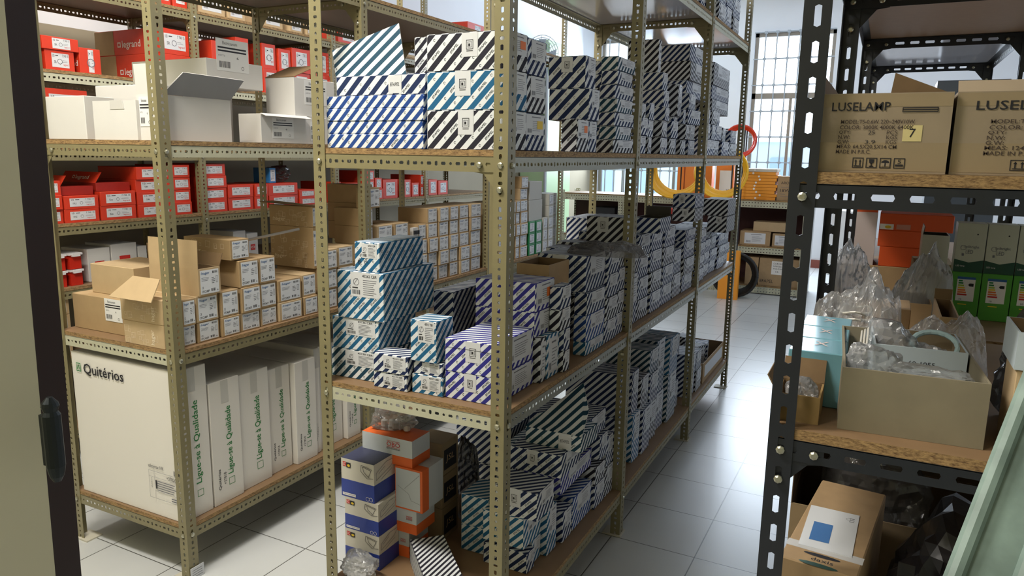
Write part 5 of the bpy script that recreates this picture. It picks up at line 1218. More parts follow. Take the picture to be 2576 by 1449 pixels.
# ------------------------------------------------------------------ black rack on the right
gB, gC, gD = rB+.0222, rC+.0222, .45+.0222
LUS = mat('box_cardboard', '#9a8a74', .6, noise=.06, nscale=10)
def lus(b, label, model, meas, seven, flaps, rz=0):
    dims, loc, rz = place(b, rz); dx, dy, dz = dims
    o = opencard(b, label, name='lamp_carton', m=LUS, mi=CARDI, flaps=flaps, rz=rz)
    p = Print(); u = .05; k = dx/.30
    p.text('*LUSELAMP', dx*.10, dz*.78, dx*.45, dz*.11, INK); p.frame(dx*.64, dz*.76, dx*.26, dz*.06, .0015, INK); p.rect(dx*.64, dz*.785, dx*.26, dz*.012, INK, .0009)
    rows = [('MODEL:T5-%sW 220~240V10W' % model, .56, .62), ('COLOR: 3000K 4000K 6400K', .56, .55), ('QTY:', .09, .485), ('N.W:', .09, .425), ('G.W:', .09, .365), ('MEAS: %s CM' % meas, .46, .305), ('MADE IN P.R.C.', .27, .24)]
    for t, w, v in rows: p.text('*'+t, dx*(.18-.05*(.62-v)), dz*v, dx*w, dz*.05, mat('brown_ink', '#4a3c34', .7))
    for t, v in (('PCS', .485), ('KGS', .425), ('KGS', .365)): p.text(t, dx*.54, dz*v, dx*.08, dz*.05, mat('brown_ink', '#4a3c34', .7))
    p.text('25', dx*.40, dz*.485, dx*.05, dz*.05, INK); p.text('3.9', dx*.38, dz*.365, dx*.08, dz*.05, INK)
    for i in range(4):
        x = dx*(.30+.105*i); s = dx*.085; y = dz*.06; p.frame(x, y, s, dz*.13, .0014, INK); cx = x+s/2; hh = dz*.13
        if i == 0:
            for q in (-.2, .2): p.rect(cx+s*q-.001, y+hh*.25, .002, hh*.4, INK, .0009); p.poly([(cx+s*q-s*.12, y+hh*.62), (cx+s*q+s*.12, y+hh*.62), (cx+s*q, y+hh*.85)], INK)
            p.rect(x+s*.15, y+hh*.14, s*.7, .0016, INK, .0009)
        elif i == 1: p.poly([(cx-s*.25, y+hh*.85), (cx-s*.2, y+hh*.5), (cx, y+hh*.38), (cx+s*.2, y+hh*.5), (cx+s*.25, y+hh*.85)], INK); p.rect(cx-.001, y+hh*.15, .002, hh*.3, INK, .0009); p.rect(cx-s*.2, y+hh*.12, s*.4, .002, INK, .0009)
        elif i == 2: p.disc(cx, y+hh*.52, s*.36, INK, ry=hh*.28); p.rect(x+.002, y+hh*.2, s-.004, hh*.3, LUS, .0012); p.rect(cx-.001, y+hh*.15, .002, hh*.5, INK, .0014)
        else: p.text('5', cx-s*.15, y+hh*.45, s*.3, hh*.4, INK); p.rect(x+s*.15, y+hh*.2, s*.7, .0018, INK, .0009); p.rect(x+s*.15, y+hh*.3, s*.7, .0018, INK, .0009)
    link('printed_text', p.b.mesh('printed_text'), o, (-dx/2, -dy/2, 0))
    if seven:
        p = Print(); p.sheet(.03, .028, mat('yellow_sticker', '#d8c990', .6)); p.text('7', .010, .007, .010, .015, INK); link('number_sticker', p.b.mesh('number_sticker'), o, (-dx/2+dx*.66, -dy/2, dz*.40))
    for (v0, hh) in ((.02, .06), (.0, .035)):
        T = MB(); T.box(0, dx*.96, -.0006, 0, 0, hh, mat('clear_tape2', '#a88f68', .12)) 
    t = Print(); t.rect(0, 0, dx*.99, .05, mat('shiny_tape', '#9d8b70', .25), .0003); link('tape', t.b.mesh('tape'), o, (-dx/2+.002, -dy/2, .004)); 
    t = Print(); t.rect(0, 0, dx*.99, .022, mat('shiny_tape', '#9d8b70', .25), .0003); link('tape', t.b.mesh('tape'), o, (-dx/2+.002, -dy/2, dz-.024)); return o
Yl = -.205; xa = Xp(2052, Yl, gB+.05); xb_ = Xp(2388, Yl, gB+.05); hL = Zp(236, xa, Yl)-gB
lus((max(xa, RX0+.004), xb_, Yl+.004, Yl+.40, gB, hL), 'taped brown lamp carton with yellow seven sticker, on black rack', '0.6', '64.5X20.5X14', True, [('L', .03, -8)])
LO = bpy.data.objects['lamp_carton']; L0 = Vector(LO.location); yy_ = Yl+.2
B = MB(); B.slab([on(1, yy_, *q)-L0 for q in ((2240, 240), (2400, 243), (2398, 236), (2253, 183))], .003, CARDI, LUS); B.build('flap', LO)
lus((xb_+.004, xb_+.30, Yl+.012, Yl+.6, gB, hL*1.0), 'taped brown lamp carton beside the ladder end, lid flap half raised', '1.2', '124X20.5X14', False, [('F', .032, -50), ('B', .02, 10)])
# big open carton
A = on(2, gC, 2104, 1078); Bp = on(2, gC, 2474, 1133); ang = math.atan2((Bp-A).y, (Bp-A).x); wd = (Bp-A).length; dpt = .40; hh = Zp(923, A.x, A.y)-gC
c = (A+Bp)/2+Vector((-math.sin(ang), math.cos(ang), 0))*dpt/2
BIGK = mat('grey_tan_cardboard', '#857c66', .8, noise=.08, nscale=14)
o = opencard((c.x-wd/2, c.x+wd/2, c.y-dpt/2, c.y+dpt/2, gC, hh), 'large worn open brown carton full of bubble wrap on the black rack', name='open_carton', m=BIGK, mi=BIGK, rz=ang, t=.005)
PB = mat('pale_blue_board', '#b7c3ca', .5)
oi = opencard((c.x-wd*.27, c.x+wd*.44, c.y+.0, c.y+dpt/2-.012, gC+.0055, hh*1.02), 'pale blue-white open box standing inside the large brown carton', name='inner_box', m=PB, mi=mat('inner_box_inside', '#8a7a60', .8), rz=ang)
p = Print(); p.text('60-1055', 0, 0, .05, .009, INK); link('printed_number', p.b.mesh('printed_number'), oi, (-.02, -(dpt/2-.012)/2, hh*.72))
Rz = Matrix.Rotation(ang, 3, 'Z')
def inbox(dx, dy, dz): v = Rz @ Vector((dx, dy, 0)); return (c.x+v.x, c.y+v.y, gC+dz)
bag('bubble_wrap', inbox(-wd*.28, -.105, .05), (.11, .08, hh*.95), 'clear bubble wrap poking out at the left of the brown carton', 'bubble wrap', FILM, 31, rough=.25)
bag('bubble_wrap', inbox(.03, -.13, .07), (.20, .08, hh*.55), 'clear bubble wrap squeezed along the front of the brown carton', 'bubble wrap', FILM, 32, rough=.25)
bag('bubble_wrap', inbox(-.01, .10, .03), (.13, .09, hh*1.12), 'tall puff of bubble wrap inside the pale box', 'bubble wrap', FILM, 33, rough=.25)
bag('bubble_wrap', inbox(wd*.26, .09, .02), (.13, .1, hh*.9), 'flat puff of bubble wrap at the right inside the pale box', 'bubble wrap', FILM, 34, rough=.2)
B = MB(); N_ = 18; pts = [(.045*math.cos(k*2*PI/N_), .045*math.sin(k*2*PI/N_), 0) for k in range(N_+1)]; B.tube(pts, .006, mat('glass_blue', '#a9c3c8', .1), 8, cap=False)
tag(B.build('lamp_ring', None, Vector(inbox(wd*.25, .09, hh*.98)), (.5, 0, 0)), 'pale glass lamp ring lying on the bubble wrap in the pale box', 'lamp ring')
# small tan carton at the left edge and the wrapped teal pack
A2 = on(2, gC, 2058, 1071); w2 = .085
o = opencard((A2.x-w2, A2.x, A2.y, A2.y+.11, gC, Zp(1003, A2.x, A2.y)-gC), 'small tan carton with bubble wrap, beside the black post', m=mat('brown_card', '#94794b', .8), mi=CARDI, flaps=[('B', .05, 20), ('L', .04, 30)])
bag('bubble_wrap', (A2.x-w2/2, A2.y+.055, gC+.006), (.07, .09, .085), 'crinkled clear wrap filling the small tan carton by the post', 'bubble wrap', FILM, 35)
TEAL = mat('teal_pack', '#6fa0ae', .25); 
for k in range(3):
    hz = .03; yb0 = A2.y+.125+.0; b = (RX0+.006, RX0+.118, yb0+.135*k, yb0+.13+.135*k, gC, .12)
    dims, loc, rz = place(b); oo = link('teal_carton', body_mesh(*dims, TEAL), None, loc); tag(oo, 'shrink-wrapped teal lamp carton, %s one behind the small tan carton' % ('nearest', 'middle', 'farthest')[k], 'carton')
    p = Print(); p.text('X', .045, .04, .03, .04, mat('pale_pink_ink', '#c9b6b0', .6)); put(p.b.mesh('tape_cross'), 'tape_cross', oo, dims, 'T', 0, .02)
B = MB(); s0 = Vector((RX0+.155, A2.y+.13, gC+.005))
for j in range(3):
    pts = [s0+Vector((-.01+.006*j, .03+.12*t, .12+.03*math.sin(t*PI)+.004*j)) for t in [i/8 for i in range(9)]]; B.tube(pts, .0022, mat('white_flex', '#c9c6bd', .4), 6)
cab = B.build('lamp_cable'); tag(cab, 'white cable with small junction block on the teal wrapped cartons', 'cable')
B = MB(); B.box(-.012, .012, -.008, .008, 0, .02, WHITEC); 
for u in (-.005, .005):
    for v in (.006, .014): B.box(u-.002, u+.002, -.0085, -.008, v-.002, v+.002, INK)
B.build('junction_block', cab, s0+Vector((-.012, .02, .118)))
# bulb packs in green and white
GB = mat('leaf_green_card', '#4f9a35', .35); WB = mat('bulb_white_card', '#c5c7b4', .4); DG = mat('dark_green_card', '#1f4a38', .4)
Yb = on(2, gC, 2410, 800).y; xb0 = Xp(2402, Yb, 1.3); BW = (Xp(2576, Yb, 1.3)-xb0)/2.25
hb = (Zp(560, xb0, Yb)-gC-.0)/2
zb0 = gC; 
hbot = Zp(682, xb0, Yb)-gC; htop = Zp(560, xb0, Yb)-gC-hbot
for i in range(3):
    x0 = xb0+(BW+.001)*i; 
    for k in range(2):
        b = (x0, x0+BW, Yb, Yb+BW, gC+(hbot if k else 0), htop if k else hbot); dims, loc, _ = place(b); dx, dy, dz = dims
        o = link('bulb_carton', body_mesh(dx, dy, dz, WB if k else GB, .001), None, loc); tag(o, '%s bulb carton, %s of three in the %s row of wrapped pack' % (('green', 'white')[k], ('left', 'middle', 'right')[i], ('bottom', 'top')[k]), 'carton')
        p = Print()
        if k:
            p.poly([(0, 0), (dx, 0), (dx, dz*.26), (dx*.5, dz*.2), (0, dz*.26)], DG, .0008); p.text('SOLBRIGHT' if i == 2 else 'solbright', dx*.3, dz*.48, dx*.5, dz*.07, INK if i == 2 else INKG); p.text('LED', dx*.36, dz*.38, dx*.25, dz*.08, INKG); p.ring(dx*.27, dz*.5, dx*.1, .0012, INKG, n=12); p.rect(dx*.24, dz*.33, dx*.07, dz*.05, INKG, .0009); p.disc(dx*.7, dz*.78, dx*.03, INK); p.text('LED lamp', dx*.08, dz*.1, dx*.3, dz*.04, WHITEI, .0012)
        else:
            w, h = dx*.62, dz*.52; u, v = dx*.2, dz*.38; p.rect(u, v, w, h, WHITEI, .0006); p.rect(u, v+h*.9, w, h*.1, BLUEI, .0009)
            for q, cc in enumerate((GREENI, GREENI, mat('lime_ink', '#9cc03a', .6), YELI, ORI, ORI, REDI)): p.rect(u+w*.08, v+h*(.80-.095*q), w*(.22+.05*q), h*.065, cc, .0009)
            p.poly([(u+w*.92, v+h*.74), (u+w*.92, v+h*.62), (u+w*.7, v+h*.62), (u+w*.62, v+h*.68), (u+w*.7, v+h*.74)], INK); p.text('10', u+w*.2, v+h*.04, w*.14, h*.07, INK); p.rect(dx*.3, dz*.3, dx*.3, dz*.02, YELI, .0009)
        link('printed_front', p.b.mesh('printed_front'), o, (-dx/2, -dy/2, 0))
for i in range(3):
    pass
# things behind on the same shelf: orange cartons, white box, tan cartons, bags
OR2 = mat('vivid_orange_card', '#d9551f', .5)
Yo = 1.62; xo_ = Xp(2209, Yo, 1.3); xo2 = Xp(2352, Yo, 1.3)
zz = gC; yy = [(640, None), (600, 0), (578, 0), (534, 0)]
z0_ = Zp(668, xo_, Yo)
plainc((RX0+.01, xo2+.16, Yo-.0, Yo+.35, gC, z0_-gC), 'long tan carton under the orange ones in the second bay', KR, 'tan_carton')
for k, (ya_, yb2) in enumerate(((668, 619), (619, 578), (578, 536))):
    zl = Zp(ya_, xo_, Yo); zh = Zp(yb2, xo_, Yo); o = plainc((xo_+.01*(k == 0), xo2+(.0, .0, .06)[k], Yo+.003, Yo+.25, zl, zh-zl), 'orange carton, %s of three on the long tan carton' % layer_word(k, 3), OR2, 'orange_carton')
    if k == 2:
        p = Print(); p.rect(0, .0, .05, .022, WHITEI, .0006); p.disc(.03, .010, .012, YELI, .0009, ry=.006); p.rect(.06, .002, .05, .02, mat('dusty_pink', '#c98a78', .5), .0006); link('printed_panel', p.b.mesh('printed_panel'), o, (-(xo2+.06-xo_)/2+.003, -.1235, .003))
zl = Zp(668, Xp(2160, Yo, 1.3), Yo); o = two_tone((Xp(2150, Yo, 1.3), xo_-.008, Yo+.003, Yo+.2, z0_, Zp(520, xo_, Yo)-z0_), 'orange and pale pink carton leaning next to the orange ones', 'orange_band_carton', mat('pale_pink_card', '#cfc0bd', .5), OR2, .9)
Yw = 1.30; xw_ = Xp(2318, Yw, 1.3); opencard((xw_, Xp(2388, Yw, 1.3), Yw, Yw+.14, gC+.165, .10), 'open white carton with dark inside above tan cartons', m=OFFW, mi=DARKM, flaps=[('L', .03, -6)])
plainc((xw_-.02, Xp(2396, Yw, 1.2), Yw-.01, Yw+.2, gC, .164), 'dark tan carton under the open white carton', CARDD, 'tan_carton')
Yt = .88; 
opencard((RX0+.06, Xp(2345, Yt, 1.15), Yt+.0, Yt+.22, gC, .085), 'shallow tan carton half covered by plastic, behind the brown carton', m=CARD, mi=CARDI)
plainc((Xp(2215, .62, 1.15), Xp(2290, .62, 1.15), .62, .78, gC, .11), 'plain tan carton among the plastic bags on the black rack', CARD, 'tan_carton')
opencard((Xp(2350, .60, 1.15), Xp(2398, .60, 1.15), .45, .74, gC, .13), 'narrow open tan carton left of the bulb pack', m=KR, mi=CARDI, flaps=[('B', .03, 0)])
bag('plastic_bag', (Xp(2120, .36, 1.15), .40, gC+.12+.001), (.17, .22, .10), 'clear bag with coiled white cable, on the teal cartons', 'plastic bag', FILM, 41, rough=.25) if 0 else None
sheet('plastic_bag', (RX0+.12, .54, gC+.001), (.25, .20, .24), 'clear bag with coiled cable at the left edge of the black rack', FILM, 41, peaks=((-.55, 0, .62), (.25, .1, 1), (.0, .5, .7)))
sheet('plastic_bag', (RX0+.33, .40, gC+.001), (.20, .17, .17), 'crumpled clear bag in the middle behind the brown carton', FILM, 42, peaks=((-.3, 0, .9), (.4, .2, 1)))
sheet('plastic_bag', (RX0+.105, 1.00, gC+.001), (.17, .18, .30), 'tall crumpled clear bag standing by the second black post', FILM, 43, peaks=((-.45, 0, 1), (-.1, 0, .9), (.4, .1, .4)))
sheet('plastic_bag', (RX0+.29, 1.05, gC+.001), (.22, .16, .29), 'peaked clear bag in front of the orange cartons', FILM, 44, peaks=((.25, 0, 1), (-.5, 0, .3), (.6, .2, .6)))
B = MB()
for j in range(4):
    pts = [(.05*math.cos(t)*(1-.08*j), .07*math.sin(t), .03+.02*j+.006*math.sin(3*t)) for t in [i*2*PI/20 for i in range(21)]]; B.tube(pts, .0035, mat('white_flex', '#c9c6bd', .4), 6, cap=False)
tag(B.build('cable_coil', None, (RX0+.12, .54, gC+.02)), 'white cable coil inside the left clear bag on the black rack', 'cable coil')
# right of the big carton
xr_ = Bp.x+.015
FOIL = FILMDK
o = plainc((xr_+.02, xr_+.16, Bp.y+.02, Bp.y+.14, gC, .155), 'orange-tan carton at the right, half hidden by the ladder', KRL, 'tan_carton')
oo = opencard((xr_+.015, xr_+.165, Bp.y+.015, Bp.y+.17, gC+.1555, .07), 'pale blue open box on the orange-tan carton by the ladder', name='inner_box', m=PB, mi=CARDI)
bag('plastic_bag', (xr_+.09, Bp.y+.225, gC+.001), (.16, .11, .24), 'dark crumpled film behind the pale blue box by the ladder', 'plastic bag', FILMDK, 45, rough=.3)
# bottom shelf: long box with the envelope
zt = .75; A3 = on(2, zt, 2068, 1208); B3 = on(2, zt, 2230, 1243); C3 = on(2, zt, 1960, 1400)
qb, rzq = topquad(gD, zt-gD, (2068, 1208), (2230, 1243), (2145, 1449))
w3 = qb[1]-qb[0]
P0 = C3; dirv = (A3-C3); ln = dirv.length; a = math.atan2(dirv.y, dirv.x)-PI/2; wv = B3-A3; cen = (A3+C3)/2+wv/2
dims = (wv.length, ln, zt-gD); o = link('long_carton', body_mesh(*dims, CARD, .003), None, (cen.x, cen.y, gD+.0002), (0, 0, a)); tag(o, 'long brown carton with plastic strapping, carrying the window envelope', 'carton')
p = Print(); p.disc(.5*dims[0], .048, .038, INK, .0006, ry=.007); p.text('daxis', dims[0]*.38, .022, .045, .014, INK, .0006); p.disc(.5*dims[0], .006, .04, DG, .0006, ry=.008)
put(p.b.mesh('printed_name'), 'printed_name', o, dims, 'T', 0, .0)
T = MB(); T.box(-dims[0]/2-.001, dims[0]/2+.001, -.03, .0, 0, .0008, mat('shiny_film', '#cfcfcf', .08)); T.build('strapping', o, (0, -dims[1]/2+.09, dims[2]))
E1, E2, E3 = on(2, zt, 2061, 1277), on(2, zt, 2184, 1305), on(2, zt, 2008, 1370)
w_ = (E2-E1); l_ = (E1-E3); ea = math.atan2(w_.y, w_.x); ew, el = w_.length, l_.length
p = Print(); p.sheet(ew, el, mat('envelope_paper', '#d9dcdf', .5), .0012); p.rect(ew*.16, el*.16, ew*.38, el*.44, mat('envelope_window', '#4f7db8', .12), .0016)
for q in range(3): p.rect(ew*.82, el*(.78+.04*q), ew*.1, el*.012, INKG, .0016)
p.ring(ew*.80, el*.84, ew*.05, .0008, INKG, .0016)
e = p.b.build('envelope', None, (E3.x, E3.y, zt+.0012), (-PI/2, 0, ea)); tag(e, 'white window envelope lying on the long brown carton', 'envelope')
opencard((RX0+.01, RX0+.05, .30, .72, gD, .36), 'x') if 0 else None
opencard((RX0+.006, RX0+.56, .385, .78, gD, .17), 'deep open brown carton behind the long one, its flaps standing up', m=CARDD, mi=mat('dark_inside', '#5b4a35', .85), flaps=[('B', .22, 2), ('L', .22, 0), ('R', .22, 4)])
bag('plastic_bag', (RX0+.22, .58, gD+.006), (.30, .26, .34), 'dull clear bag inside the deep brown carton', 'plastic bag', FILMG, 51, rough=.25)
bag('plastic_bag', (RX0+.41, .10, gD+.001), (.36, .50, .36), 'black plastic bag on the bottom shelf between carton and ladder', 'plastic bag', mat('black_plastic', '#1b191c', .3, bump=.5, bscale=30), 52, rough=.25)

# ------------------------------------------------------------------ far shelving contents
h1_, h2_, h3_ = 1.10+.0162, .56+.0162, .09+.0162
ORB = mat('amber_card', '#ee9a2a', .45)
x0_, x1_ = Xp(1862, 7.34, 1.3), Xp(1953, 7.34, 1.3)
for k in range(10):
    j = .015*math.sin(k*2.1); o = plainc((x0_+j, x1_+j, 7.34, 7.62, h1_+.0362*k, .0342), 'flat amber lamp carton, %s of the stack of ten on far shelving' % layer_word(k, 11) if 0 else 'flat amber lamp carton, %s in the stack under the window' % (ORD[k]+' from bottom'), ORB if k < 9 else OFFW, 'amber_carton')
    p = Print(); p.disc(0, 0, .012, WHITEI, .0008); link('round_mark', p.b.mesh('round_mark'), o, (-.02+.035*math.sin(k*1.3), -.1392, .018))
o = plainc((Xp(1952, 7.32, 1.3)+.01, Xp(1952, 7.32, 1.3)+.33, 7.34, 7.6, h1_, .28), 'brown lamp carton printed eighteen watt, beside the amber stack', CARD, 'tan_carton')
p = Print(); p.text('ARON', .04, .19, .12, .03, INK); p.text('18W', .035, .10, .11, .035, INK); p.rect(.04, .155, .10, .004, INKG, .0009); p.rect(.04, .075, .05, .004, INKG, .0009); p.rect(.04, .05, .12, .003, INKG, .0009); link('printed_text', p.b.mesh('printed_text'), o, (-.16, -.1292, 0))
for i, (pl, prr, zz, hh_) in enumerate(((1860, 1936, h2_, .17), (1941, 1985, h2_, .155))):
    o = plainc((Xp(pl, 7.33, zz), Xp(prr, 7.33, zz), 7.33, 7.7, zz, hh_), 'tan carton with paper list, %s one on the middle far shelf' % ('left', 'right')[i], CARD, 'tan_carton', True, 'F')
o = plainc((Xp(1895, 7.36, .8), Xp(1978, 7.36, .8), 7.36, 7.6, h2_+.171, .11), 'tan carton lying tilted on the two listed ones', KRL, 'tan_carton')
for i, (pl, prr) in enumerate(((1875, 1907), (1909, 1972), (1974, 2010))):
    o = plainc((Xp(pl, 7.33, .3), Xp(prr, 7.33, .3), 7.33, 7.75, h3_, .33), 'brown carton on the lowest far shelf, %s one' % ('left', 'middle', 'right')[i], CARD, 'tan_carton')
    if i == 1:
        p = Print(); p.text('EFAPEL', .02, .04, .15, .035, INK); link('printed_name', p.b.mesh('printed_name'), o, (-(Xp(1972, 7.33, .3)-Xp(1909, 7.33, .3))/2, -.2092, 0))
        p = Print(); p.sheet(.15, .16, WHITEI); p.text('CURVAS', .02, .12, .1, .02, INK); p.text('UNIOES', .02, .09, .09, .02, INK); p.text('INQUINAC', .02, .06, .11, .018, INK); p.text('16', .05, .025, .03, .02, INK); link('handwritten_note', p.b.mesh('handwritten_note'), o, (.0, -.2092, .14))
o = plainc((Xp(1424, 7.33, .7), Xp(1472, 7.33, .7), 7.33, 7.7, h2_, .21), 'cream carton with a white paper list at left of far shelving', CARD, 'tan_carton', True, 'F')
for k in range(4): plainc((Xp(1490, 7.4, .8), Xp(1540, 7.4, .8)+.01*k, 7.4, 7.7, h2_+.09*k, .088), 'black carton, %s of the dark stack on far shelving' % layer_word(k, 4), mat('black_card', '#24262b', .5), 'black_carton')
# coils, orange cartons and hanging things
def coil(name, c, R, r, n, m, label, ax='y', tilt=0, spread=.03):
    B = MB()
    for k in range(n):
        rr = R*(1-.24*(k/n)); off = spread*(k/n-.5)
        pts = [((rr*math.cos(t), off+.01*math.sin(3*t+k), rr*math.sin(t))) for t in [i*2*PI/28 for i in range(29)]]
        B.tube(pts, r, m, 6, cap=False)
    o = B.build(name, None, c, (0, 0, tilt), smooth=True); tag(o, label, 'cable coil'); return o
YEL = mat('yellow_cable', '#eeb81e', .35); REDC = mat('red_cable', '#d8402c', .4)
cz = Zp(455, Xp(1693, 6.9, 1.1), 6.9)
coil('cable_coil', (Xp(1700, 6.9, 1.3), 6.9, h1_+.34), .33, .012, 15, YEL, 'large yellow cable coil at left, hanging before the far shelving', spread=.16)
coil('cable_coil', (Xp(1815, 6.55, 1.3), 6.55, h1_+.33), .28, .012, 14, YEL, 'large yellow cable coil at right, seen past the rack end', spread=.16)
coil('cable_coil', (Xp(1690, 6.3, .8), 6.3, .80), .24, .014, 7, REDC, 'red cable coil low behind the middle rack', spread=.12)
coil('cable_coil', (Xp(1862, 6.75, 1.7), 6.75, 1.78), .17, .012, 7, REDC, 'red cable coil hanging high beside the rack end', spread=.10)
B = MB(); ys_ = 7.13
for xx in (Xp(1640, ys_, 1)+0, Xp(1860, ys_, 1)): B.tube([(xx, ys_, 0), (xx, ys_, 1.95)], .012, INK, 6); B.tube([(xx, ys_-.06, .012), (xx, ys_+.1, .012)], .012, INK, 6)
for zz in (.55, 1.0, 1.92): B.tube([(Xp(1640, ys_, 1), ys_, zz), (Xp(1860, ys_, 1), ys_, zz)], .008, INK, 6)
for xx, yy, zz in ((Xp(1700, 6.9, 1.3), 6.995, h1_+.34), (Xp(1815, 6.55, 1.3), 6.645, h1_+.33), (Xp(1690, 6.3, .8), 6.375, .80), (Xp(1862, 6.75, 1.7), 6.815, 1.78)):
    B.tube([(xx, yy, zz+.16), (xx, ys_, zz+.16)], .008, INK, 6); B.tube([(xx, ys_, zz-.3), (xx, ys_, zz+.16)], .008, INK, 6)
tag(B.build('coil_stand'), 'black wire stand holding the cable coils in front of far shelving', 'stand')
for i, (pl, prr, hz) in enumerate(((1703, 1720, .42), (1722, 1790, .45), (1800, 1845, .5))):
    o = plainc((Xp(pl, 7.36, 1.3), Xp(prr, 7.36, 1.3), 7.36, 7.5, h1_, hz), 'tall orange carton behind the yellow coil, %s of three' % ('left', 'middle', 'right')[i], mat('orange_box', '#ea8430', .5), 'orange_carton')
    p = Print()
    if i == 1: p.ring(.0, .22, .02, .006, INK); link('round_mark', p.b.mesh('round_mark'), o, (0, -.0692, 0))
    if i == 2: p.text('ANGUILA', -.08, .42, .17, .035, mat('purple_ink', '#55308a', .5)); p.rect(-.06, .05, .14, .28, WHITEI, .0006); p.text('30', .02, .08, .05, .03, INK, .0012); link('printed_text', p.b.mesh('printed_text'), o, (0, -.0692, 0))
RUB = mat('black_rubber', '#161616', .4)
cw = on(2, 0, 1835, 742)
coil('hose_reel', (Xp(1850, 6.95, .3), 6.95, .272), .25, .02, 6, RUB, 'black cable drum on the floor at the end of the middle rack', spread=.10)
B = MB(); B.box(-.11, .11, -.04, .04, 0, .56, ORB); 
for q in range(3): B.box(-.05, .06, -.042, -.04, .28+.06*q, .30+.06*q, INK)
tag(B.build('drum_side', None, (Xp(1834, 6.82, .3), 6.82, .0)), 'amber panel in front of the black cable drum', 'panel')
# pale things by the far wall
plainc((.25, .62, 9.4, 9.8, .0, .9), 'white pack with blue oval marks by the far wall', WHITEC, 'paper_towel_pack')
plainc((-.55, -.2, 9.55, 9.95, 0, 2.0), 'x', WHITEC, 'x') if 0 else None
# wall fan and green cabinet in the far left
GC = mat('pale_green_metal', '#a9c49a', .4); 
gy0, gy1 = Yp(1380, -3.14, 2.8), Yp(1441, -3.14, 2.8)
o = empty('tall_cabinet', (-3.33, (gy0+gy1)/2, 0)); tag(o, 'pale green tall cabinet against the left wall near the window', 'cabinet'); hy = (gy1-gy0)/2
B = MB(); B.box(-.19, .185, -hy, hy, 0, 3.05, GC); B.build('cabinet_body', o)
for s_ in (-1, 1): B = MB(); B.box(.186, .198, *sorted((s_*.01, s_*(hy-.01))), .05, 3.0, GC); d = B.build('door', o); H = MB(); H.box(.198, .21, s_*.05-.01, s_*.05+.01, 1.4, 1.55, ZINC); H.build('handle', d)
o = empty('wall_fan', (Xp(1362, 7.0, 2.9), 7.0, 2.84)); tag(o, 'white round wall fan above the left rack end', 'fan')
B = MB()
for k in range(7): B.tube([((.05+.03*k)*math.cos(t), .0, (.05+.03*k)*math.sin(t)) for t in [i*2*PI/24 for i in range(25)]], .004, GRILL, 5, cap=False)
for k in range(12): B.tube([(0, 0, 0), (.23*math.cos(k*PI/6), 0, .23*math.sin(k*PI/6))], .003, GRILL, 5)
B.build('guard', o); B = MB(); B.tube([(0, .02, 0), (0, .14, 0)], .05, GRILL, 12); B.build('motor', o)
B = MB(); B.tube([(0, .14, 0), (0, .2, -.3), (0, .2, -2.838)], .02, GRILL, 8); B.build('stem', o); 
for k in range(4):
    B = MB(); a = k*PI/2; B.slab([(.03*math.cos(a), .03, .03*math.sin(a)), (.19*math.cos(a-.3), .02, .19*math.sin(a-.3)), (.2*math.cos(a+.3), .045, .2*math.sin(a+.3)), (.03*math.cos(a+.4), .045, .03*math.sin(a+.4))], .002, GRILL, GRILL); B.build('blade', o)

# ------------------------------------------------------------------ right background, seen under the black rack's upper shelf
o = plainc((1.2, 1.75, 6.0, 6.4, 0, 2.3), 'dark grey metal cabinet against the bright background', mat('dark_grey_metal', '#3c4248', .4), 'metal_cabinet')
# ------------------------------------------------------------------ doorway, door leaf, ladder
JAMB = mat('dark_brown_wood', '#2a1512', .5); LEAF = mat('olive_door', '#d2cfba', .45, noise=.04, nscale=3)
d0 = struct(empty('door_1', (0, 0, 0)))
J = [on(1, -1.16, 75, 0), on(1, -1.16, 180, 1449)]
jx = on(1, -1.215, 118, 1100)
def yline(Y, pts):
    a, b = on(1, Y, *pts[0]), on(1, Y, *pts[1]); k = (b.x-a.x)/(b.z-a.z); return lambda z: a.x+k*(z-a.z)
fl = yline(-1.215, ((46, 398), (107, 1081))); fr = yline(-1.165, ((85, 320), (165, 1263)))
B = MB(); vs = [(fl(z)-.03, -1.215, z) if q == 0 else (fr(z), -1.215, z) if q == 1 else (fr(z), -1.165, z) if q == 2 else (fl(z)-.03, -1.165, z) for z in (0, 2.3) for q in range(4)]
B.add(vs, [(3,2,1,0),(4,5,6,7),(0,1,5,4),(1,2,6,5),(2,3,7,6),(3,0,4,7)], JAMB); B.build('door_frame', d0)
dv = Vector((-.62, -.78, 0)).normalized(); nv = Vector((-dv.y, dv.x, 0)); th = nv*.03; fe = yline(-1.235, ((46, 398), (107, 1081)))
vs = []
for z in (.01, 2.25):
    l = Vector((fe(z), -1.235, z)); vs += [l, l+dv*.8, l+dv*.8-th*0+Vector((-.03, .02, 0)), l+Vector((-.03, .012, 0))]
B = MB(); B.add(vs, [(3,2,1,0),(4,5,6,7),(0,1,5,4),(1,2,6,5),(2,3,7,6),(3,0,4,7)], LEAF); leaf = B.build('door_leaf', d0)
hz0 = on(1, -1.26, 140, 1225).z; hz1 = on(1, -1.26, 140, 1012).z; hp = on(1, -1.25, 136, 1120); HM = mat('hinge_metal', '#33383a', .35, .7)
B = MB(); zs_ = [hz0, hz0+.006, hz0+.01, hz0+.018, hz1-.022, hz1-.018, hz1-.012, hz1-.008, hz1-.002]; rs = [.004, .007, .008, .0095, .0095, .007, .009, .008, .003]
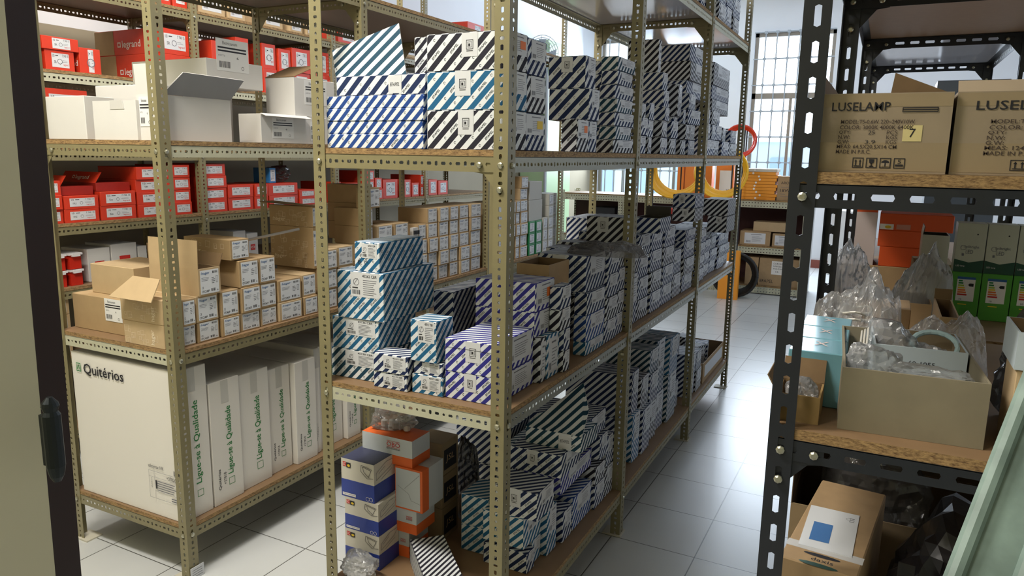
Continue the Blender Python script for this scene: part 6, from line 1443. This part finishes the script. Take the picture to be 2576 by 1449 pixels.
B.tube([(hp.x, hp.y, z) for z in zs_], rs, HM, 14); B.box(hp.x-.02, hp.x, hp.y-.002, hp.y+.004, hz0+.015, hz1-.025, HM); B.build('hinge', d0, smooth=False)
# step ladder leaning at the right
LG = mat('pale_green_ladder_paint', '#74877f', .5, noise=.3, nscale=18)
D = .80
def at(px, py, d): return CAM+(CR_*((px-1288)/FPX)-CU_*((py-724.5)/FPX)+CF_)*d
b0 = at(2400, 1449, .80); b1 = at(2590, 960, .86); dr = (b1-b0).normalized(); sd = Vector((1, .15, 0)).normalized()
t = (0.02-b0.z)/dr.z; foot = b0+dr*t; t2 = (1.75-b0.z)/dr.z; top = b0+dr*t2
o = empty('step_ladder', foot); tag(o, 'pale green paint-spattered step ladder leaning at the right edge', 'ladder')
wd_ = .062
B = MB(); B.tube([Vector((0, 0, 0)), top-foot], .010, LG, 10); B.tube([sd*wd_, top-foot+sd*wd_], .010, LG, 10)
nrm = dr.cross(sd).normalized()*.002; vs = [Vector((0, 0, 0)), sd*wd_, top-foot+sd*wd_, top-foot]; B.slab(vs, .003, LG, LG); B.build('rail', o)
s2 = sd*.36
B = MB(); B.tube([s2, top-foot+s2], .010, LG, 10); B.tube([sd*wd_+s2, top-foot+sd*wd_+s2], .010, LG, 10); B.slab([v+s2 for v in vs], .003, LG, LG); B.build('rail', o)
for k in range(1, 6):
    c_ = (top-foot)*(k/6.2); B = MB(); B.box(wd_*.9, .36, -.03, .05, -.01, .01, LG); B.build('step', o, c_)
for k, f in enumerate((.435, .56)):
    B = MB(); B.tube([Vector((0, 0, 0)), Vector((0, -.006, 0))], .012, ZINC, 10); B.build('rivet', o, (top-foot)*f+sd*wd_*.5)

q = on(0, LX1+.004, 500, 1440)
B = MB(); B.box(-.0008, .0008, -.03, .03, 0, .05, PAPER); 
for k in range(4): B.box(.0008, .0011, -.022, .022, .010+.009*k, .012+.009*k, INKG)
tag(B.build('paper_card', None, (LX1+.006, .035, 0), (0, 0, 0)), 'small printed card leaning against the near foot of the left rack', 'card')
